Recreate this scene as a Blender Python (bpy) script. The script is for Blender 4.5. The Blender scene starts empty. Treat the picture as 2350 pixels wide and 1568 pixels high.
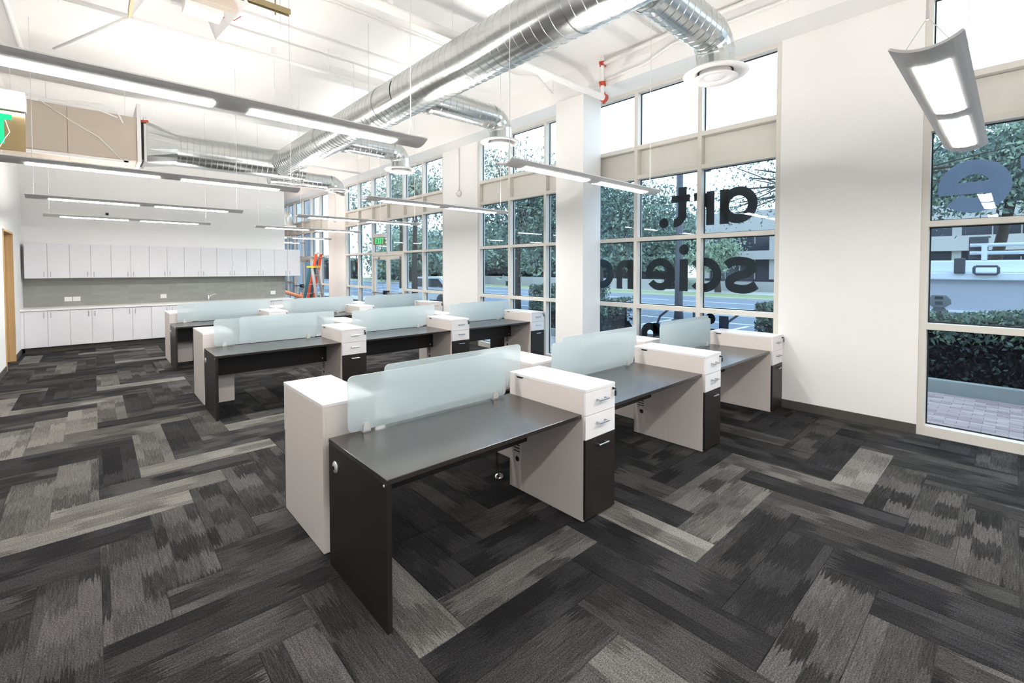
import bpy, bmesh, math, random
from mathutils import Vector, Matrix
PI = math.pi
sc = bpy.context.scene
C = sc.collection

# ------------------------------------------------------------------ camera
F_PX, PPX, PPY, YAW, PITCH, CAM_H = 1052.37, 1181.33, 643.89, 0.7425, 0.0266, 1.7227
cam = bpy.data.cameras.new('camera'); cam.sensor_width = 36; cam.sensor_fit = 'HORIZONTAL'
cam.lens = F_PX / 2350 * 36
cam.shift_x = -(PPX - 1175) / 2350
cam.shift_y = (PPY - 784) / 2350
cam.clip_end = 400; cam.clip_start = 0.02
co = bpy.data.objects.new('camera', cam); C.objects.link(co)
co.location = (0, 0, CAM_H)
co.rotation_euler = (PI / 2 - PITCH, 0, -YAW)
sc.camera = co

# ------------------------------------------------------------------ world and exposure
w = bpy.data.worlds.new('world'); sc.world = w; w.use_nodes = True
wn = w.node_tree.nodes; wn['Background'].inputs[0].default_value = (0.76, 0.88, 1.0, 1)
wn['Background'].inputs[1].default_value = 3.4
sc.view_settings.view_transform = 'Standard'; sc.view_settings.look = 'None'
sc.view_settings.gamma = 1; sc.view_settings.use_curve_mapping = False
sc.view_settings.exposure = 0.60
LENS_E, UP_E = 46.0, 88.0      # light given off by the pendant lenses and their uplight strips

# ------------------------------------------------------------------ materials
def lin(h):
    r = [int(h[i:i + 2], 16) / 255 for i in (0, 2, 4)]
    return tuple((c / 12.92 if c <= .04045 else ((c + .055) / 1.055) ** 2.4) for c in r) + (1,)
M = {}
def mat(name, col, rough=.5, metal=0., noise=0., nscale=(8, 8, 8), bump=0., bscale=60, spec=.5, coords='Object'):
    m = bpy.data.materials.new(name); m.use_nodes = True; nt = m.node_tree; b = nt.nodes['Principled BSDF']
    c = lin(col) if isinstance(col, str) else col
    b.inputs['Base Color'].default_value = c; b.inputs['Roughness'].default_value = rough
    b.inputs['Metallic'].default_value = metal; b.inputs['Specular IOR Level'].default_value = spec
    tc = nt.nodes.new('ShaderNodeTexCoord')
    if noise:
        mp = nt.nodes.new('ShaderNodeMapping'); mp.inputs['Scale'].default_value = nscale
        nz = nt.nodes.new('ShaderNodeTexNoise'); nz.inputs['Scale'].default_value = 1; nz.inputs['Detail'].default_value = 4
        nt.links.new(tc.outputs[coords], mp.inputs[0]); nt.links.new(mp.outputs[0], nz.inputs['Vector'])
        mx = nt.nodes.new('ShaderNodeMix'); mx.data_type = 'RGBA'
        mx.inputs[6].default_value = tuple(x * (1 - noise) for x in c[:3]) + (1,)
        mx.inputs[7].default_value = tuple(min(1, x * (1 + noise)) for x in c[:3]) + (1,)
        nt.links.new(nz.outputs[0], mx.inputs[0]); nt.links.new(mx.outputs[2], b.inputs['Base Color'])
    if bump:
        nb = nt.nodes.new('ShaderNodeTexNoise'); nb.inputs['Scale'].default_value = bscale
        bp = nt.nodes.new('ShaderNodeBump'); bp.inputs['Strength'].default_value = bump; bp.inputs['Distance'].default_value = .004
        nt.links.new(tc.outputs['Object'], nb.inputs['Vector']); nt.links.new(nb.outputs[0], bp.inputs['Height'])
        nt.links.new(bp.outputs[0], b.inputs['Normal'])
    M[name] = m; return m
def emis(name, col, s):
    m = bpy.data.materials.new(name); m.use_nodes = True; nt = m.node_tree; nt.nodes.clear()
    e = nt.nodes.new('ShaderNodeEmission'); e.inputs[0].default_value = lin(col); e.inputs[1].default_value = s
    o = nt.nodes.new('ShaderNodeOutputMaterial'); nt.links.new(e.outputs[0], o.inputs[0]); M[name] = m; return m
def glass(name, tint, refl=.035):
    m = bpy.data.materials.new(name); m.use_nodes = True; nt = m.node_tree; nt.nodes.clear()
    t = nt.nodes.new('ShaderNodeBsdfTransparent'); t.inputs[0].default_value = tint + (1,)
    g = nt.nodes.new('ShaderNodeBsdfGlossy'); g.inputs['Roughness'].default_value = .01; g.inputs[0].default_value = (.9, .95, 1, 1)
    lw = nt.nodes.new('ShaderNodeLayerWeight'); lw.inputs['Blend'].default_value = .5
    pw = nt.nodes.new('ShaderNodeMath'); pw.operation = 'POWER'; pw.inputs[1].default_value = 4.2; nt.links.new(lw.outputs['Facing'], pw.inputs[0])
    f = nt.nodes.new('ShaderNodeMath'); f.operation = 'MULTIPLY_ADD'; f.inputs[1].default_value = .5; f.inputs[2].default_value = refl; nt.links.new(pw.outputs[0], f.inputs[0])
    x = nt.nodes.new('ShaderNodeMixShader'); o = nt.nodes.new('ShaderNodeOutputMaterial')
    nt.links.new(f.outputs[0], x.inputs[0]); nt.links.new(t.outputs[0], x.inputs[1]); nt.links.new(g.outputs[0], x.inputs[2])
    nt.links.new(x.outputs[0], o.inputs[0]); M[name] = m; return m

mat('wall_paint', 'f4f3f1', .75, noise=.015, nscale=(2, 2, 2), bump=.05, bscale=180)
mat('ceiling_paint', 'f3f2f0', .85, noise=.02, nscale=(1, 1, 1), bump=.08, bscale=90)
mat('white_pipe', 'f1efed', .6)
mat('baseboard_rubber', '4e4b47', .6, noise=.08)
mat('mullion_paint', 'dcd8d0', .45, noise=.02)
mat('spandrel', 'dedbd4', .6, noise=.02)
mat('gasket', '14161a', .6)
mat('laminate_white', 'efecec', .38, noise=.015, nscale=(5, 5, 5))
mat('laminate_side', 'dfd6d1', .5, noise=.025, nscale=(40, 40, 3))
mat('cabinet_white', 'ecebee', .45, noise=.012)
mat('counter_white', 'f4f3f2', .3)
mat('espresso', '1f1a19', .42, noise=.22, nscale=(3, 60, 60), bump=.05, bscale=200)
mat('espresso_top', '2d2826', .24, noise=.16, nscale=(3, 70, 70), bump=.03, bscale=200, spec=.95)
mat('espresso_leg', '241e1b', .40, noise=.38, nscale=(70, 70, 3), bump=.05, bscale=200)
mat('black_plastic', '101010', .5)
mat('steel', 'b9babd', .28, 1)
mat('chrome', 'd8d8da', .12, 1)
mat('clip_silver', 'd4d5d4', .35, .4)
mat('fixture_grey', 'eceae8', .5, noise=.03)
mat('cable', 'e0dedb', .5)
mat('coupling_red', 'b5452f', .45)
mat('diffuser_white', 'eceae9', .4)
mat('tile_grout', '9a9b93', .8)
mat('duct_beige', 'bdb1a3', .6, noise=.02)
mat('wood_maple', 'd2ac78', .5, noise=.12, nscale=(30, 30, 2))
mat('wood_door', 'b98b57', .5, noise=.15, nscale=(30, 30, 2))
mat('ladder_orange', 'd9481b', .45); mat('ladder_teal', '1d5560', .45); mat('ladder_yellow', 'e8b21c', .45)
mat('aluminium', 'b9bbbd', .35, .9)
mat('strut_gold', '9b8d6c', .4, .8)
mat('mirror_bronze', 'bda982', .08, 1)
emis('lens', 'fffcf8', LENS_E); emis('uplight', 'fffaf4', UP_E); emis('exit_green', '2fe893', 1.0)
emis('warm_lamp', 'ffb98a', 30)
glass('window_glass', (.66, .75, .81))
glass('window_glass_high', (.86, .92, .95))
mat('vinyl_dark', '232a2c', .5); mat('vinyl_pale', 'e4eaf6', .5); mat('vinyl_blue', '1c2c4c', .5)
def vinyl():
    m = bpy.data.materials.new('vinyl_pale'); m.use_nodes = True; nt = m.node_tree; nt.nodes.clear()
    d = nt.nodes.new('ShaderNodeBsdfDiffuse'); d.inputs[0].default_value = (.80, .85, .95, 1)
    t = nt.nodes.new('ShaderNodeBsdfTranslucent'); t.inputs[0].default_value = (.50, .52, .60, 1)
    x = nt.nodes.new('ShaderNodeMixShader'); x.inputs[0].default_value = .5; o = nt.nodes.new('ShaderNodeOutputMaterial')
    nt.links.new(d.outputs[0], x.inputs[1]); nt.links.new(t.outputs[0], x.inputs[2]); nt.links.new(x.outputs[0], o.inputs[0]); M['vinyl_pale'] = m
vinyl()
def galv():
    m = mat('galvanised', 'cfd2d1', .24, 1); nt = m.node_tree; b = nt.nodes['Principled BSDF']
    tc = nt.nodes.new('ShaderNodeTexCoord')
    n = nt.nodes.new('ShaderNodeTexNoise'); n.inputs['Scale'].default_value = 6; n.inputs['Detail'].default_value = 3
    nt.links.new(tc.outputs['Object'], n.inputs['Vector'])
    x = nt.nodes.new('ShaderNodeMix'); x.data_type = 'RGBA'; x.inputs[6].default_value = lin('c6cac8'); x.inputs[7].default_value = lin('d8dbda')
    nt.links.new(n.outputs[0], x.inputs[0]); nt.links.new(x.outputs[2], b.inputs['Base Color'])
galv()
def frosted():
    m = bpy.data.materials.new('frosted_glass'); m.use_nodes = True; nt = m.node_tree; nt.nodes.clear()
    rf = nt.nodes.new('ShaderNodeBsdfRefraction'); rf.inputs[0].default_value = (.95, .99, .99, 1); rf.inputs['Roughness'].default_value = .42; rf.inputs['IOR'].default_value = 1.12
    df = nt.nodes.new('ShaderNodeBsdfDiffuse'); df.inputs[0].default_value = (.78, .86, .885, 1)
    tl = nt.nodes.new('ShaderNodeBsdfTranslucent'); tl.inputs[0].default_value = (.82, .90, .92, 1)
    gl = nt.nodes.new('ShaderNodeBsdfGlossy'); gl.inputs['Roughness'].default_value = .3
    a = nt.nodes.new('ShaderNodeMixShader'); a.inputs[0].default_value = .5
    b = nt.nodes.new('ShaderNodeMixShader'); b.inputs[0].default_value = .45
    c = nt.nodes.new('ShaderNodeMixShader'); c.inputs[0].default_value = .05
    o = nt.nodes.new('ShaderNodeOutputMaterial')
    nt.links.new(df.outputs[0], a.inputs[1]); nt.links.new(tl.outputs[0], a.inputs[2])
    nt.links.new(rf.outputs[0], b.inputs[1]); nt.links.new(a.outputs[0], b.inputs[2])
    nt.links.new(b.outputs[0], c.inputs[1]); nt.links.new(gl.outputs[0], c.inputs[2]); nt.links.new(c.outputs[0], o.inputs[0]); M['frosted_glass'] = m
frosted()
def carpet(name, lo, hi, contrast):
    # yarn streaks along the plank and straight-sided tone blocks with ragged ends; every plank draws its own pattern
    m = bpy.data.materials.new(name); m.use_nodes = True; nt = m.node_tree; b = nt.nodes['Principled BSDF']
    b.inputs['Roughness'].default_value = .95; b.inputs['Specular IOR Level'].default_value = .1
    N = nt.nodes.new; Lk = nt.links.new
    def math_(op, a, b_=None, c=None):
        n = N('ShaderNodeMath'); n.operation = op
        for i, v in enumerate((a, b_, c)):
            if v is None: continue
            if isinstance(v, (int, float)): n.inputs[i].default_value = v
            else: Lk(v, n.inputs[i])
        return n.outputs[0]
    tc = N('ShaderNodeTexCoord'); oi = N('ShaderNodeObjectInfo')
    rnd_ = oi.outputs['Random']
    off = N('ShaderNodeVectorMath'); off.operation = 'SCALE'; off.inputs[0].default_value = (37, 53, 11); Lk(rnd_, off.inputs['Scale'])
    ad = N('ShaderNodeVectorMath'); Lk(tc.outputs['Object'], ad.inputs[0]); Lk(off.outputs[0], ad.inputs[1])
    def noise(sx, sy, det, rough=.5):
        mp = N('ShaderNodeMapping'); mp.inputs['Scale'].default_value = (sx, sy, 1); Lk(ad.outputs[0], mp.inputs[0])
        n = N('ShaderNodeTexNoise'); n.inputs['Scale'].default_value = 1; n.inputs['Detail'].default_value = det; n.inputs['Roughness'].default_value = rough
        Lk(mp.outputs[0], n.inputs['Vector']); return n.outputs[0]
    streak = noise(9, 150, 3, .6); rag = noise(1.2, 95, 2); broad = noise(2.2, 3.5, 1)
    sp = N('ShaderNodeSeparateXYZ'); Lk(tc.outputs['Object'], sp.inputs[0])
    bx = math_('FLOOR', math_('MULTIPLY_ADD', math_('MULTIPLY_ADD', rag, .34, sp.outputs[0]), 4.1, math_('MULTIPLY', rnd_, 19.7)))
    by = math_('FLOOR', math_('MULTIPLY_ADD', sp.outputs[1], 2 / .2565, math_('MULTIPLY', rnd_, 7.3)))
    cb = N('ShaderNodeCombineXYZ'); Lk(bx, cb.inputs[0]); Lk(by, cb.inputs[1]); Lk(math_('MULTIPLY', rnd_, 91.0), cb.inputs[2])
    wn_ = N('ShaderNodeTexWhiteNoise'); wn_.noise_dimensions = '3D'; Lk(cb.outputs[0], wn_.inputs['Vector'])
    sm = math_('ADD', math_('MULTIPLY', wn_.outputs['Value'], .62), math_('MULTIPLY_ADD', streak, 1.0, math_('MULTIPLY', broad, .35)))
    rp = N('ShaderNodeMapRange'); rp.inputs[1].default_value = .55; rp.inputs[2].default_value = 1.35; Lk(sm, rp.inputs[0])
    mf = N('ShaderNodeTexNoise'); mf.inputs['Scale'].default_value = 150; mf.inputs['Detail'].default_value = 2; Lk(tc.outputs['Object'], mf.inputs['Vector'])
    fm = N('ShaderNodeMapRange'); fm.inputs[1].default_value = .25; fm.inputs[2].default_value = .75; fm.inputs[3].default_value = .30; fm.inputs[4].default_value = 1.75; Lk(mf.outputs[0], fm.inputs[0])
    mx = N('ShaderNodeMix'); mx.data_type = 'RGBA'; mx.inputs[6].default_value = lin(lo); mx.inputs[7].default_value = lin(hi)
    Lk(math_('POWER', rp.outputs[0], contrast), mx.inputs[0])
    ml = N('ShaderNodeMix'); ml.data_type = 'RGBA'; ml.blend_type = 'MULTIPLY'; ml.inputs[0].default_value = 1
    Lk(mx.outputs[2], ml.inputs[6]); Lk(fm.outputs[0], ml.inputs[7]); Lk(ml.outputs[2], b.inputs['Base Color'])
    bp = N('ShaderNodeBump'); bp.inputs['Strength'].default_value = .6; bp.inputs['Distance'].default_value = .004; Lk(mf.outputs[0], bp.inputs['Height']); Lk(bp.outputs[0], b.inputs['Normal'])
    M[name] = m
carpet('carpet_dark', '1a191a', '373637', 1.5)
carpet('carpet_charcoal', '1c1b1c', '454443', 1.5)
carpet('carpet_mid', '201f1f', '52504f', 1.4)
carpet('carpet_light', '2e2d2c', '666460', 1.1)
carpet('carpet_pale', '484643', '7b7974', .9)

# ------------------------------------------------------------------ mesh helpers
def mesh(name, verts, faces, smooth=False):
    me = bpy.data.meshes.new(name); me.from_pydata([tuple(v) for v in verts], [], faces); me.update()
    if smooth:
        me.polygons.foreach_set('use_smooth', [True] * len(me.polygons))
    return me
def link(name, me, m, parent=None, loc=(0, 0, 0), rot=(0, 0, 0)):
    if m is not None and me is not None and len(me.materials) == 0: me.materials.append(M[m])
    o = bpy.data.objects.new(name, me); C.objects.link(o); o.location = loc; o.rotation_euler = rot
    if parent: o.parent = parent
    return o
def tag(o, label=None, cat=None, group=None, kind=None):
    if label: o['label'] = label
    if cat: o['category'] = cat
    if group: o['group'] = group
    if kind: o['kind'] = kind
    return o
def thing(name, label=None, cat=None, loc=(0, 0, 0), rz=0, group=None, kind=None):
    o = bpy.data.objects.new(name, None); C.objects.link(o); o.location = loc; o.rotation_euler = (0, 0, rz); o.empty_display_size = .1
    return tag(o, label, cat, group, kind)
BC = {}
def boxmesh(dx, dy, dz, m, bev=0):
    k = (round(dx, 4), round(dy, 4), round(dz, 4), m, bev)
    if k in BC: return BC[k]
    bm = bmesh.new(); bmesh.ops.create_cube(bm, size=1)
    for v in bm.verts: v.co = Vector((v.co.x * dx, v.co.y * dy, v.co.z * dz))
    if bev: bmesh.ops.bevel(bm, geom=list(bm.edges), offset=bev, segments=2, affect='EDGES', profile=.6)
    me = bpy.data.meshes.new('block'); bm.to_mesh(me); bm.free(); me.materials.append(M[m]); BC[k] = me
    return me
def box(name, x0, x1, y0, y1, z0, z1, m, parent=None, bev=0):
    """axis-aligned block; coordinates are the parent's own space when the parent is unrotated at 'org'"""
    o = link(name, boxmesh(x1 - x0, y1 - y0, z1 - z0, m, bev), None, parent)
    c = Vector(((x0 + x1) / 2, (y0 + y1) / 2, (z0 + z1) / 2))
    if parent:
        c = c - Vector(parent.location) - (Vector(parent.parent.location) if parent.parent else Vector())
    o.location = c; return o
class MB:
    def __init__(s): s.v = []; s.f = []
    def box(s, x0, x1, y0, y1, z0, z1):
        n = len(s.v); s.v += [(x, y, z) for z in (z0, z1) for y in (y0, y1) for x in (x0, x1)]
        s.f += [tuple(n + i for i in q) for q in ((0, 2, 3, 1), (4, 5, 7, 6), (0, 1, 5, 4), (2, 6, 7, 3), (0, 4, 6, 2), (1, 3, 7, 5))]; return s
    def tube(s, pts, r, n=8, cap=True):
        pts = [Vector(p) for p in pts]; rr = r if isinstance(r, (list, tuple)) else [r] * len(pts); base = len(s.v); up = None
        for i, p in enumerate(pts):
            t = (pts[min(i + 1, len(pts) - 1)] - pts[max(i - 1, 0)]).normalized()
            if up is None: up = t.orthogonal().normalized()
            up = (up - t * up.dot(t)).normalized(); sd = t.cross(up)
            for k in range(n):
                a = 2 * PI * k / n; s.v.append(tuple(p + (up * math.cos(a) + sd * math.sin(a)) * rr[i]))
        for i in range(len(pts) - 1):
            for k in range(n):
                a = base + i * n + k; b = base + i * n + (k + 1) % n; s.f.append((a, b, b + n, a + n))
        if cap:
            s.f.append(tuple(base + k for k in range(n))[::-1]); s.f.append(tuple(base + (len(pts) - 1) * n + k for k in range(n)))
        return s
    def lathe(s, prof, n=24, c=(0, 0, 0)):
        base = len(s.v)
        for r, z in prof:
            for k in range(n):
                a = 2 * PI * k / n; s.v.append((c[0] + r * math.cos(a), c[1] + r * math.sin(a), c[2] + z))
        for i in range(len(prof) - 1):
            for k in range(n):
                a = base + i * n + k; b = base + i * n + (k + 1) % n; s.f.append((a, b, b + n, a + n))
        return s
    def prism(s, poly, x0, x1, ax='x'):
        n = len(s.v); k = len(poly)
        for t in (x0, x1):
            for a, b in poly: s.v.append((t, a, b) if ax == 'x' else ((a, t, b) if ax == 'y' else (a, b, t)))
        s.f.append(tuple(n + i for i in range(k))[::-1]); s.f.append(tuple(n + k + i for i in range(k)))
        for i in range(k): j = (i + 1) % k; s.f.append((n + i, n + j, n + k + j, n + k + i))
        return s
    def mesh(s, name, smooth=False):
        me = mesh(name, s.v, s.f, smooth)
        bm = bmesh.new(); bm.from_mesh(me); bmesh.ops.recalc_face_normals(bm, faces=bm.faces); bm.to_mesh(me); bm.free(); return me
    def build(s, name, m, parent=None, smooth=False, loc=(0, 0, 0), rot=(0, 0, 0), auto=False):
        me = s.mesh(name, smooth)
        if auto: me.set_sharp_from_angle(angle=math.radians(35))
        return link(name, me, m, parent, loc, rot)
def dup(root, loc, rz=0, label=None, group=None, keep=None):
    r = root.copy(); C.objects.link(r); r.location = loc; r.rotation_euler = (0, 0, rz)
    if label: r['label'] = label
    if group: r['group'] = group
    for ch in list(root.children):
        if keep and not keep(ch): continue
        c = ch.copy(); C.objects.link(c); c.parent = r
        for g in ch.children:
            d = g.copy(); C.objects.link(d); d.parent = c
    return r
def arcpts(c, r, a0, a1, n, plane='xz'):
    out = []
    for i in range(n + 1):
        a = a0 + (a1 - a0) * i / n; p = (r * math.cos(a), r * math.sin(a))
        out.append((c[0] + p[0], c[1], c[2] + p[1]) if plane == 'xz' else ((c[0], c[1] + p[0], c[2] + p[1]) if plane == 'yz' else (c[0] + p[0], c[1] + p[1], c[2])))
    return out

# ------------------------------------------------------------------ room shell
XW, CEIL, YK, XL = 6.27, 4.95, 14.0, -1.10
fl = tag(box('floor', -4.6, 6.3, -4.2, 26, -.12, -.006, 'baseboard_rubber'), 'grey carpet plank floor laid in herringbone', 'floor', kind='structure')
# carpet planks: 4:1 herringbone, width W
W = .2565; PL = 4 * W; Y0 = 4.82
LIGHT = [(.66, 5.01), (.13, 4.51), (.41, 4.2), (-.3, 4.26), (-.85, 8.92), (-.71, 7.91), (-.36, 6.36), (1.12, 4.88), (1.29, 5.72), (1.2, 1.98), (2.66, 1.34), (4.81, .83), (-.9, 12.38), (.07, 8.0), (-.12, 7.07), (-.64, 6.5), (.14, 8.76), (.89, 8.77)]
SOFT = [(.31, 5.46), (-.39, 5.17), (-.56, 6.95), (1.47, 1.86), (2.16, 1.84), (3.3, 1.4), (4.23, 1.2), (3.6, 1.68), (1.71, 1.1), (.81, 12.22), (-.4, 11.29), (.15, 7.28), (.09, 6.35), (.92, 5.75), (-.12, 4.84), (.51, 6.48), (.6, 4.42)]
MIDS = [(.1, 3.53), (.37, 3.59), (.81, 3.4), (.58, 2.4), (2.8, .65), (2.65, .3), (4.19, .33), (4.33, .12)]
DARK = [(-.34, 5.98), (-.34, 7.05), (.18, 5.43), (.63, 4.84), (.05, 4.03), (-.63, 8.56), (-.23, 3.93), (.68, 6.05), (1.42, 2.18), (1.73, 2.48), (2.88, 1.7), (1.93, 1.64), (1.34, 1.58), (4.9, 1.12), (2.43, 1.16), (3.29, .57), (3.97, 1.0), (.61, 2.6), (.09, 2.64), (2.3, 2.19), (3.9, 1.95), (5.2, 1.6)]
rnd = random.Random(11)
planks = []
FX0, FX1, FY0, FY1 = -4.6, 6.27, -4.2, 26.0
for i in range(-20, 27):
    for k in range(-8, 14):
        x0 = i * W; y0 = Y0 + i * W + 8 * W * k
        planks.append((x0, x0 + W, y0, y0 + PL, 'V'))
for j in range(-42, 90):
    for k in range(-12, 12):
        x0 = (j - 7) * W + 8 * W * k; y0 = Y0 + j * W
        planks.append((x0, x0 + PL, y0, y0 + W, 'H'))
def seen(x, y):
    dx, dy = math.sin(YAW), math.cos(YAW); d = x * dx + y * dy
    if d < .3: return 0
    u = PPX + F_PX * (x * dy - y * dx) / d; v = PPY + F_PX * CAM_H / d - 28
    return d if (-260 < u < 2610 and v < 1900) else 0
CAR = ['carpet_dark', 'carpet_charcoal', 'carpet_mid', 'carpet_light', 'carpet_pale']
pm = {}
def plankmesh(lx, m):
    k = (round(lx[0], 3), round(lx[1], 3), m)
    if k not in pm:
        g = .0007; a, b = lx[0] / 2 - g, lx[1] / 2 - g; e = .002
        vs = [(-a, -b, -.006), (a, -b, -.006), (a, b, -.006), (-a, b, -.006), (-a, -b, -.0015), (a, -b, -.0015), (a, b, -.0015), (-a, b, -.0015), (-a + e, -b + e, 0), (a - e, -b + e, 0), (a - e, b - e, 0), (-a + e, b - e, 0)]
        fs = [(0, 1, 5, 4), (1, 2, 6, 5), (2, 3, 7, 6), (3, 0, 4, 7), (4, 5, 9, 8), (5, 6, 10, 9), (6, 7, 11, 10), (7, 4, 8, 11), (8, 9, 10, 11)]
        me = mesh('carpet_tile', vs, fs); me.materials.append(M[m]); pm[k] = me
    return pm[k]
cand = []
for x0, x1, y0, y1, o in planks:
    a0, a1, b0, b1 = max(x0, FX0), min(x1, FX1), max(y0, FY0), min(y1, FY1)
    if y0 < YK - .56 and y1 > YK - .56 and x0 < 4: b1 = min(b1, YK - .56)
    if a1 - a0 < .02 or b1 - b0 < .02: continue
    tone = None
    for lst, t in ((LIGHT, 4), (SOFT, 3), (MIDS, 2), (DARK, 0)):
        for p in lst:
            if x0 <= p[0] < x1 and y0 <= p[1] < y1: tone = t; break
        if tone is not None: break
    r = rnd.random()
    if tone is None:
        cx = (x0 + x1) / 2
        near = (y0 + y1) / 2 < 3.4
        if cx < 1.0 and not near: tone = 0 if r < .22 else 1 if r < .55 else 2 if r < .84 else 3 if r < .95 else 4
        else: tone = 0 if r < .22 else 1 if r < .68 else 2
    ds = [seen(x, y) for x in (a0, (a0 + a1) / 2, a1) for y in (b0, (b0 + b1) / 2, b1)]
    ds = [d for d in ds if d]
    cand.append((min(ds) if ds else 999, a0, a1, b0, b1, o, tone))
cand.sort(key=lambda t: t[0])
rest = {k: MB() for k in CAR}
for n, (d, a0, a1, b0, b1, o, tone) in enumerate(cand):
    if n < 300:
        cx, cy = (a0 + a1) / 2, (b0 + b1) / 2
        if o == 'V': ob = link('carpet_tile', plankmesh((b1 - b0, a1 - a0), CAR[tone]), None, fl, rot=(0, 0, PI / 2))
        else: ob = link('carpet_tile', plankmesh((a1 - a0, b1 - b0), CAR[tone]), None, fl)
        ob.location = Vector((cx, cy, 0)) - fl.location
    else:
        m = rest[CAR[tone]]; q = len(m.v); g = .0007
        m.v += [(a0 + g, b0 + g, 0), (a1 - g, b0 + g, 0), (a1 - g, b1 - g, 0), (a0 + g, b1 - g, 0), (a0 + g, b0 + g, -.006), (a1 - g, b0 + g, -.006), (a1 - g, b1 - g, -.006), (a0 + g, b1 - g, -.006)]
        m.f += [(q, q + 1, q + 2, q + 3), (q, q + 4, q + 5, q + 1), (q + 1, q + 5, q + 6, q + 2), (q + 2, q + 6, q + 7, q + 3), (q + 3, q + 7, q + 4, q)]
vv, ff, fm = [], [], []
for t, k in enumerate(CAR):
    q = len(vv); vv += rest[k].v; ff += [tuple(i + q for i in f) for f in rest[k].f]; fm += [t] * len(rest[k].f)
me = mesh('carpet_tiles_far', vv, ff)
for k in CAR: me.materials.append(M[k])
me.polygons.foreach_set('material_index', fm)
ob = link('carpet_tiles_far', me, None, fl, loc=-Vector(fl.location)); ob['kind'] = 'stuff'

tag(box('ceiling', -4.6, 6.9, -4.2, 26, CEIL, CEIL + .15, 'ceiling_paint'), 'white painted exposed ceiling deck above the ducts', 'ceiling', kind='structure')
def struct(name, boxes, m, label, cat='wall'):
    b = MB()
    for q in boxes: b.box(*q)
    return tag(b.build(name, m), label, cat, kind='structure')
struct('wall_right', [(XW, 6.44, .66, 1.98, 0, 4.51), (XW, 6.44, 8.05, 9.40, 0, 4.51), (XW, 6.44, 15.33, 16.77, 0, 4.51), (XW, 6.44, 22.9, 26, 0, 4.51)], 'wall_paint', 'white plaster piers between the tall street windows')
struct('trim_1', [(5.83, 6.44, -4.2, 26, 4.51, CEIL)], 'ceiling_paint', 'white ceiling beam running above the street windows', 'beam')
tag(box('column', 5.80, 6.26, 4.70, 5.29, 0, 4.51, 'wall_paint', None, .006), 'square white column standing in front of the windows', 'column', kind='structure')
struct('wall_back', [(XL - .12, 4.0, YK, YK + .15, 0, CEIL)], 'wall_paint', 'white wall behind the kitchen cabinets')
struct('wall_left', [(XL - .14, XL, 9.8, 11.28, 0, CEIL), (XL - .14, XL, 12.50, YK, 0, CEIL), (XL - .14, XL, 11.28, 12.50, 2.38, CEIL), (-4.6, XL - .14, 9.8, 9.94, 0, CEIL)], 'wall_paint', 'white left wall with the wooden door opening')
struct('wall_outer', [(-4.75, -4.6, -4.2, 14, 0, CEIL), (-4.75, 6.7, -4.35, -4.2, 0, CEIL), (-4.6, XL - .14, 14, 14.15, 0, CEIL)], 'wall_paint', 'white walls behind and left of the viewpoint')
struct('wall_far', [(2.0, 6.7, 26, 26.15, 0, CEIL), (2.0, 2.15, YK + .15, 26, 0, CEIL)], 'wall_paint', 'white wall at the far end of the corridor')
def baseb(name, q, label): tag(box(name, *q, 'baseboard_rubber', None, .002), label, 'baseboard', kind='structure')
baseb('baseboard_right', (XW - .012, XW, .66, 1.98, 0, .102), 'dark rubber baseboard under the wide white pier')
baseb('baseboard_pier', (XW - .012, XW, 8.05, 9.40, 0, .102), 'dark rubber baseboard under the second white pier')
baseb('baseboard_left', (XL, XL + .012, 9.8, 11.26, 0, .102), 'dark rubber baseboard left of the wooden door')
baseb('baseboard_corner', (XL, XL + .012, 12.52, YK - .62, 0, .102), 'dark rubber baseboard between wooden door and cabinets')

# ------------------------------------------------------------------ street windows
XF, XG = 6.285, 6.392
LV = [(0, .10), (1.095, 1.16), (2.145, 2.205), (3.112, 3.175), (3.572, 3.635), (4.455, 4.51)]
MW = .03
def window(n, ys, label, door=None, jitter=0):
    ys = sorted(ys); wd = thing('window_%d' % n, label, 'window', (XF, (ys[0] + ys[-1]) / 2, 0), kind='structure')
    for y in ys:
        z0 = 0
        if door and abs(y - (door[0] + door[1]) / 2) < .1: z0 = 2.205
        box('mullion', XF, 6.43, y - MW, y + MW, z0, 4.51, 'mullion_paint', wd, .003)
    for a, b in zip(ys[:-1], ys[1:]):
        a += MW; b -= MW
        indoor = door and a > door[0] - .1 and b < door[1] + .1
        for q, (z0, z1) in enumerate(LV):
            if indoor and q < 2: continue
            box('transom', XF, 6.43, a, b, z0, z1, 'mullion_paint', wd, .003)
        for q in range(5):
            if indoor and q < 2: continue
            z0, z1 = LV[q][1], LV[q + 1][0]
            if q == 3:
                box('spandrel_panel', XG - .02, XG + .03, a + .004, b - .004, z0 + .004, z1 - .006, 'spandrel', wd)
            else:
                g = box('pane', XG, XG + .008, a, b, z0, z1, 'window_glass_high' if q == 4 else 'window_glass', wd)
            m = MB(); t = .012
            for (p0, p1, r0, r1) in ((a, b, z0, z0 + t), (a, b, z1 - t, z1), (a, a + t, z0 + t, z1 - t), (b - t, b, z0 + t, z1 - t)):
                m.box(XG - .012, XG - .0005, p0, p1, r0, r1)
            m.v = [(x - XF, y - wd.location.y, z) for x, y, z in m.v]
            if q != 3: m.build('gasket', 'gasket', wd)
    return wd
window(1, [.63, -.385, -1.40, -2.41, -3.42, -4.15], 'tall street window beside the wide white pier at right')
window(2, [2.01, 3.02, 4.045, 5.03, 6.01, 7.025, 8.02], 'tall street window bay behind the square column, with lettering')
window(3, [9.43, 10.375, 11.385, 12.35, 13.32, 14.32, 15.30], 'tall street window bay around the double glass doors', door=(11.385, 13.32))
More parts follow.
